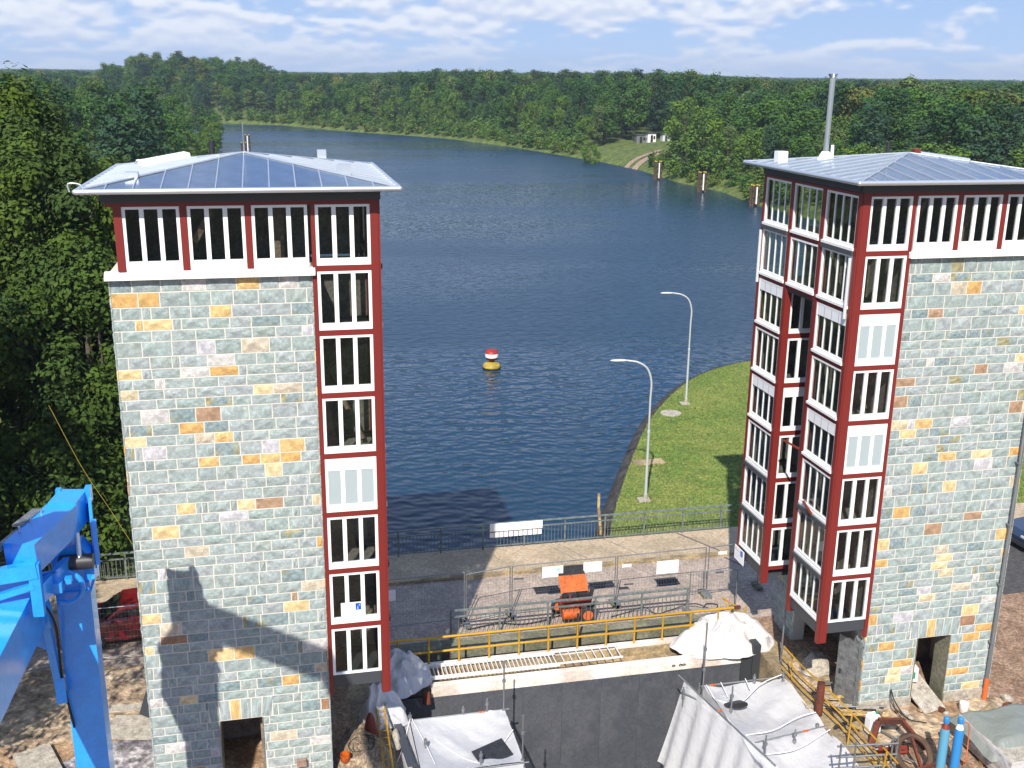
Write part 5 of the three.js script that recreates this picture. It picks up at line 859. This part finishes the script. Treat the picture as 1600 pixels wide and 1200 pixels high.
const pines = [treeThing('pine_tree', 2005, { fuzz: true, h: 18, y0: 4, rx: 4.2, lr: 1.7, lobes: 46, leaves: 3000, size: .32, aspect: .4, shape: 'pine' }, LEAF.pine, '', 'tree'), treeThing('pine_tree', 2006, { fuzz: true, h: 16, y0: 3, rx: 3.8, lr: 1.6, lobes: 40, leaves: 2800, size: .32, aspect: .4, shape: 'pine' }, LEAF.pine, '', 'tree')];
const shrubs = [treeThing('bank_shrub', 2010, { fuzz: true, h: 3.6, y0: .2, rx: 2.3, lr: 1.0, lobes: 16, leaves: 420, size: .34, r0: .07, limbs: 5 }, LEAF.shrub, '', 'shrub'), treeThing('bank_shrub', 2011, { fuzz: true, h: 5.5, y0: .3, rx: 2.6, lr: 1.1, lobes: 20, leaves: 520, size: .38, r0: .09, limbs: 5 }, LEAF.ash, '', 'shrub'), treeThing('bank_shrub', 2012, { fuzz: true, h: 4.6, y0: .2, rx: 2.4, lr: 1.05, lobes: 18, leaves: 480, size: .36, r0: .08, limbs: 5 }, LEAF.oak, '', 'shrub')];
const tintOf = () => { [[far[0], 'mid-green'], [far[1], 'dark green'], [far[2], 'bright green'], [far[3], 'pale olive'], [far[4], 'round mid-green'], [pines[0], 'tall blue-green'], [pines[1], 'short blue-green'], [shrubs[0], 'low yellow-green'], [shrubs[1], 'tall bright green'], [shrubs[2], 'mid-green']].forEach(([k, v]) => tint.set(k, v)); };
const inClearing = (x, z) => (x > 74 && x < 101 && z < -232 && z > -281 && x - 74 < 30 && (x - 78) * 0.9 + (z + 238) > -36 && (x - 78) * 1.1 + (z + 238) < 12) || (x > 92 && x < 116 && z > -288 && z < -268);
const bankLabel = { bank_tree: ['broadleaf tree in the wooded edge of the far canal bank', 'trees along the far canal bank'], pine_tree: ['pine tree in the wooded edge of the far canal bank', 'pines along the far canal bank'], bank_shrub: ['low green shrub at the water line of the far bank', 'shrubs along the far bank'] };
const heightScale = (x, z) => { const a = Math.atan2(x, -z); return 0.84 + 0.14 * smooth(.06, .16, a) * (1 - smooth(.36, .46, a)); };
const placed = new Set(); let nBank = 0;
const stretch = (d) => { const f = d / shoreLen; return f < .30 ? 'at the far bend' : f < .45 ? 'above the left tower roof ridge' : f < .58 ? 'in the middle of the far shore' : f < .72 ? 'left of the slipway' : f < .85 ? 'between the slipway and the mooring dolphins' : 'behind the right tower'; };
const tint = new Map(); const say = (src) => tint.get(src) ?? 'green';
function plant(src, x, z, s, label, group, off, d) {
  if (d !== undefined) { const b = src.name.replace(/_\d{3}$/, ''); label = `${say(src)} ${b === 'bank_shrub' ? 'shrub' : b === 'pine_tree' ? 'pine' : 'broadleaf tree'} ${off < 4 ? 'at the water line' : off < 9 ? 'just above the water line' : off < 15 ? 'in the front row' : off < 23 ? 'in the second row' : 'in the rear row'}, ${stretch(d)}`; }
  const hk = heightScale(x, z), y = groundHeight(x, z) - .1, base = src.name.replace(/_\d{3}$/, ''), [l, g] = [label ?? bankLabel[base][0], group ?? bankLabel[base][1]], sc = Array.isArray(s) ? s : [s * rr(.88, 1.15), s * rr(.9, 1.1) * hk, s * rr(.88, 1.15)];
  if (!placed.has(src)) { placed.add(src); src.position.set(x, y, z); src.rotation.y = R() * 6.28; src.scale.set(...sc); src.userData.label = l; src.userData.group = g; } else copyOf(src, [x, y, z], R() * 6.28, l, g, sc);
  nBank++;
}
tintOf();
// the far shore as a line, from the bend on the left to behind the right tower
const shore = [[-130, -512], [-80, -497], [-22, -473], [5, -451], [29, -402], [47, -376], [58, -357], [70, -315], [76, -281], [80, -259], [82, -235], [80, -206], [82, -188], [79, -167], [80, -130], [84, -100]];
const shoreCurve = new THREE.CatmullRomCurve3(shore.map(([x, z]) => V(x, 0, z)), false, 'centripetal'), shoreLen = shoreCurve.getLength();
function alongShore(d) { const t = clamp(d / shoreLen), p = shoreCurve.getPointAt(t), g = shoreCurve.getTangentAt(t); return [p, V(-g.z, 0, g.x).multiplyScalar(-1)]; }   // second: inland
{
  const test = alongShore(shoreLen * .5), sgn = canalDistance(test[0].x + test[1].x * 15, test[0].z + test[1].z * 15) > 0 ? 1 : -1;
  const row = (off, jit, step, kinds, s0, s1, from = 60) => { for (let d = from; d < shoreLen - 4; d += step * rr(.75, 1.25)) { const [p, n] = alongShore(d), o = off + rr(-jit, jit), x = p.x + n.x * o * sgn, z = p.z + n.z * o * sgn; if (inClearing(x, z) || canalDistance(x, z) < .8) continue; plant(pick(kinds), x, z, rr(s0, s1), null, null, o, d); } };
  row(1.7, 1.0, 4.6, shrubs, .5, .9); row(6, 2, 6.5, [...shrubs, shrubs[1], far[2]], .75, 1.1); row(11, 2, 8.5, [far[0], far[2], far[3], pines[1]], .55, .8); row(18, 3, 8, [far[0], far[1], far[2], pines[0], pines[1], far[3]], .85, 1.02); row(27, 3, 9, [far[0], far[1], far[4], pines[0]], .95, 1.12);
}
plant(far[2], 76.5, -256, .5, 'round young tree at the water by the slipway on the far bank', 'single trees by the slipway'); plant(far[0], 93.5, -240, .58, 'round bushy tree right of the slipway on the far bank', 'single trees by the slipway');
plant(far[3], 152, -240, [1.25, 1.02, 1.25], 'broad olive-brown tree standing out above the right tower roof', 'single trees by the slipway');
// trees on the left bank beyond the near ones
for (const [x, z, s, k] of [[-18, -84, 1, 0], [-15, -96, .85, 5], [-20, -108, 1, 1], [-15, -120, .95, 5], [-19, -140, 1, 6], [-16.5, -158, 1.05, 5], [-22, -170, 1.05, 1], [-17, -182, .95, 0], [-20, -205, 1.0, 6], [-24, -225, 1.05, 1], [-17, -240, .6, 2], [-20, -262, .85, 4], [-24, -290, 1.0, 0], [-15.5, -215, .42, 2], [-15, -255, .4, 2], [-16, -280, .42, 2], [-30, -120, 1.05, 1], [-30, -150, 1.08, 0], [-34, -190, 1.1, 1], [-34, -240, 1.1, 4], [-27, -92, 1, 1], [-30, -72, 1, 0], [-14.6, -300, .62, 2], [-15.5, -312, .8, 0], [-17, -326, .85, 1], [-13.6, -292, .45, 4], [-20, -335, .9, 5]]) plant(k > 4 ? pines[k - 5] : far[k], x, z, s, k > 4 ? 'dark pine on the left canal bank behind the left tower' : 'broadleaf tree on the left canal bank behind the left tower', k > 4 ? 'pines on the left bank' : 'trees on the left bank');
for (let k = 0; k < 14; k++) plant(shrubs[k % 3], -12.2 - rr(0, 2) - (k * .1), -120 - k * 13, rr(.7, 1.0), 'low green shrub at the water line of the left bank', 'shrubs along the left bank');
// far street lamps in the wood's edge
streetLamp(122, -252, 7.5, 'distant street lamp in front of the trees, left of the chimney', 2.2, 1.5); streetLamp(136, -241, 7.0, 'distant street lamp in front of the trees, right of the chimney', 2.2, .8);

// the wood behind, a mass of crowns to the horizon
{
  const r = rngOf(4242), kinds = [far[0], far[1], far[2], far[3], pines[0]], lists = kinds.map(() => []);
  const ang = (x, z) => { const a = Math.atan2(x, -z) - .22086; return Math.abs(a) < .52; };
  const add = (x, z, s, sy) => { if (!ang(x, z)) return; const d = canalDistance(x, z); if (d < 26 || inClearing(x, z) || inClearing(x - 8, z)) return; const q = r(); lists[q < .3 ? 0 : q < .58 ? 1 : q < .72 ? 2 : q < .86 ? 3 : 4].push([x, groundHeight(x, z) - .3, z, s, sy, r() * 6.28, .7 + .5 * r() + .15 * fbm(x / 60, z / 60, 0, 8, 3), r()]); };
  const ringFill = (d0, d1, step, s, sy, vary = .26) => { for (let d = d0; d < d1; d += step) { const n = Math.ceil(d * 1.06 / step); for (let i = 0; i < n; i++) { const a = .22086 + ((i + r()) / n - .5) * 1.06, q = d + (r() - .5) * step, x = Math.sin(a) * q, z = -Math.cos(a) * q; if (q > 60 && (z < -75 || x < -26) && !(x > 20 && x < 78 && z > -120)) add(x, z, s * (.8 + .4 * r()), sy * (.96 - vary / 2 + vary * r()) * heightScale(x, z)); } } };
  ringFill(110, 620, 8.5, 1.1, 0.98, .42); ringFill(620, 1300, 13, 1.5, 1.02, .35); ringFill(1300, 2600, 24, 2.4, 1.05, .45); ringFill(2600, 5200, 50, 4.5, 1.1, .55);
  const m4 = new THREE.Matrix4(), q4 = new THREE.Quaternion(), c = new THREE.Color(), up = V(0, 1, 0);
  kinds.forEach((k, i) => {
    const crownMesh = k.children.find((o) => o.name === 'crown'), im = new THREE.InstancedMesh(crownMesh.geometry, crownMesh.material, lists[i].length);
    lists[i].forEach(([x, y, z, s, sy, a, v, h], n) => { q4.setFromAxisAngle(up, a); m4.compose(V(x, y, z), q4, V(s, sy, s)); im.setMatrixAt(n, m4); im.setColorAt(n, c.setRGB(v * (1 + .75 * (h * h - .25)), v * (1 + .12 * (h - .5)), v * (.75 + .4 * (1 - h)))); });
    im.name = ['woodland', 'woodland_001', 'woodland_002', 'woodland_003', 'woodland_004'][i]; im.userData = { kind: 'stuff', label: ['green oak wood stretching to the horizon', 'dark green wood stretching to the horizon', 'bright green wood stretching to the horizon', 'pale green wood stretching to the horizon', 'pine wood stretching to the horizon'][i], category: 'woodland' }; im.castShadow = im.receiveShadow = true; scene.add(im);
  });
  console.log('bank plants', nBank, 'wood', lists.map((l) => l.length).join(' '));
}
scene.fog = new THREE.FogExp2(new THREE.Color(0.62, 0.75, 0.95), 0.00018);
renderer.render(scene, camera);
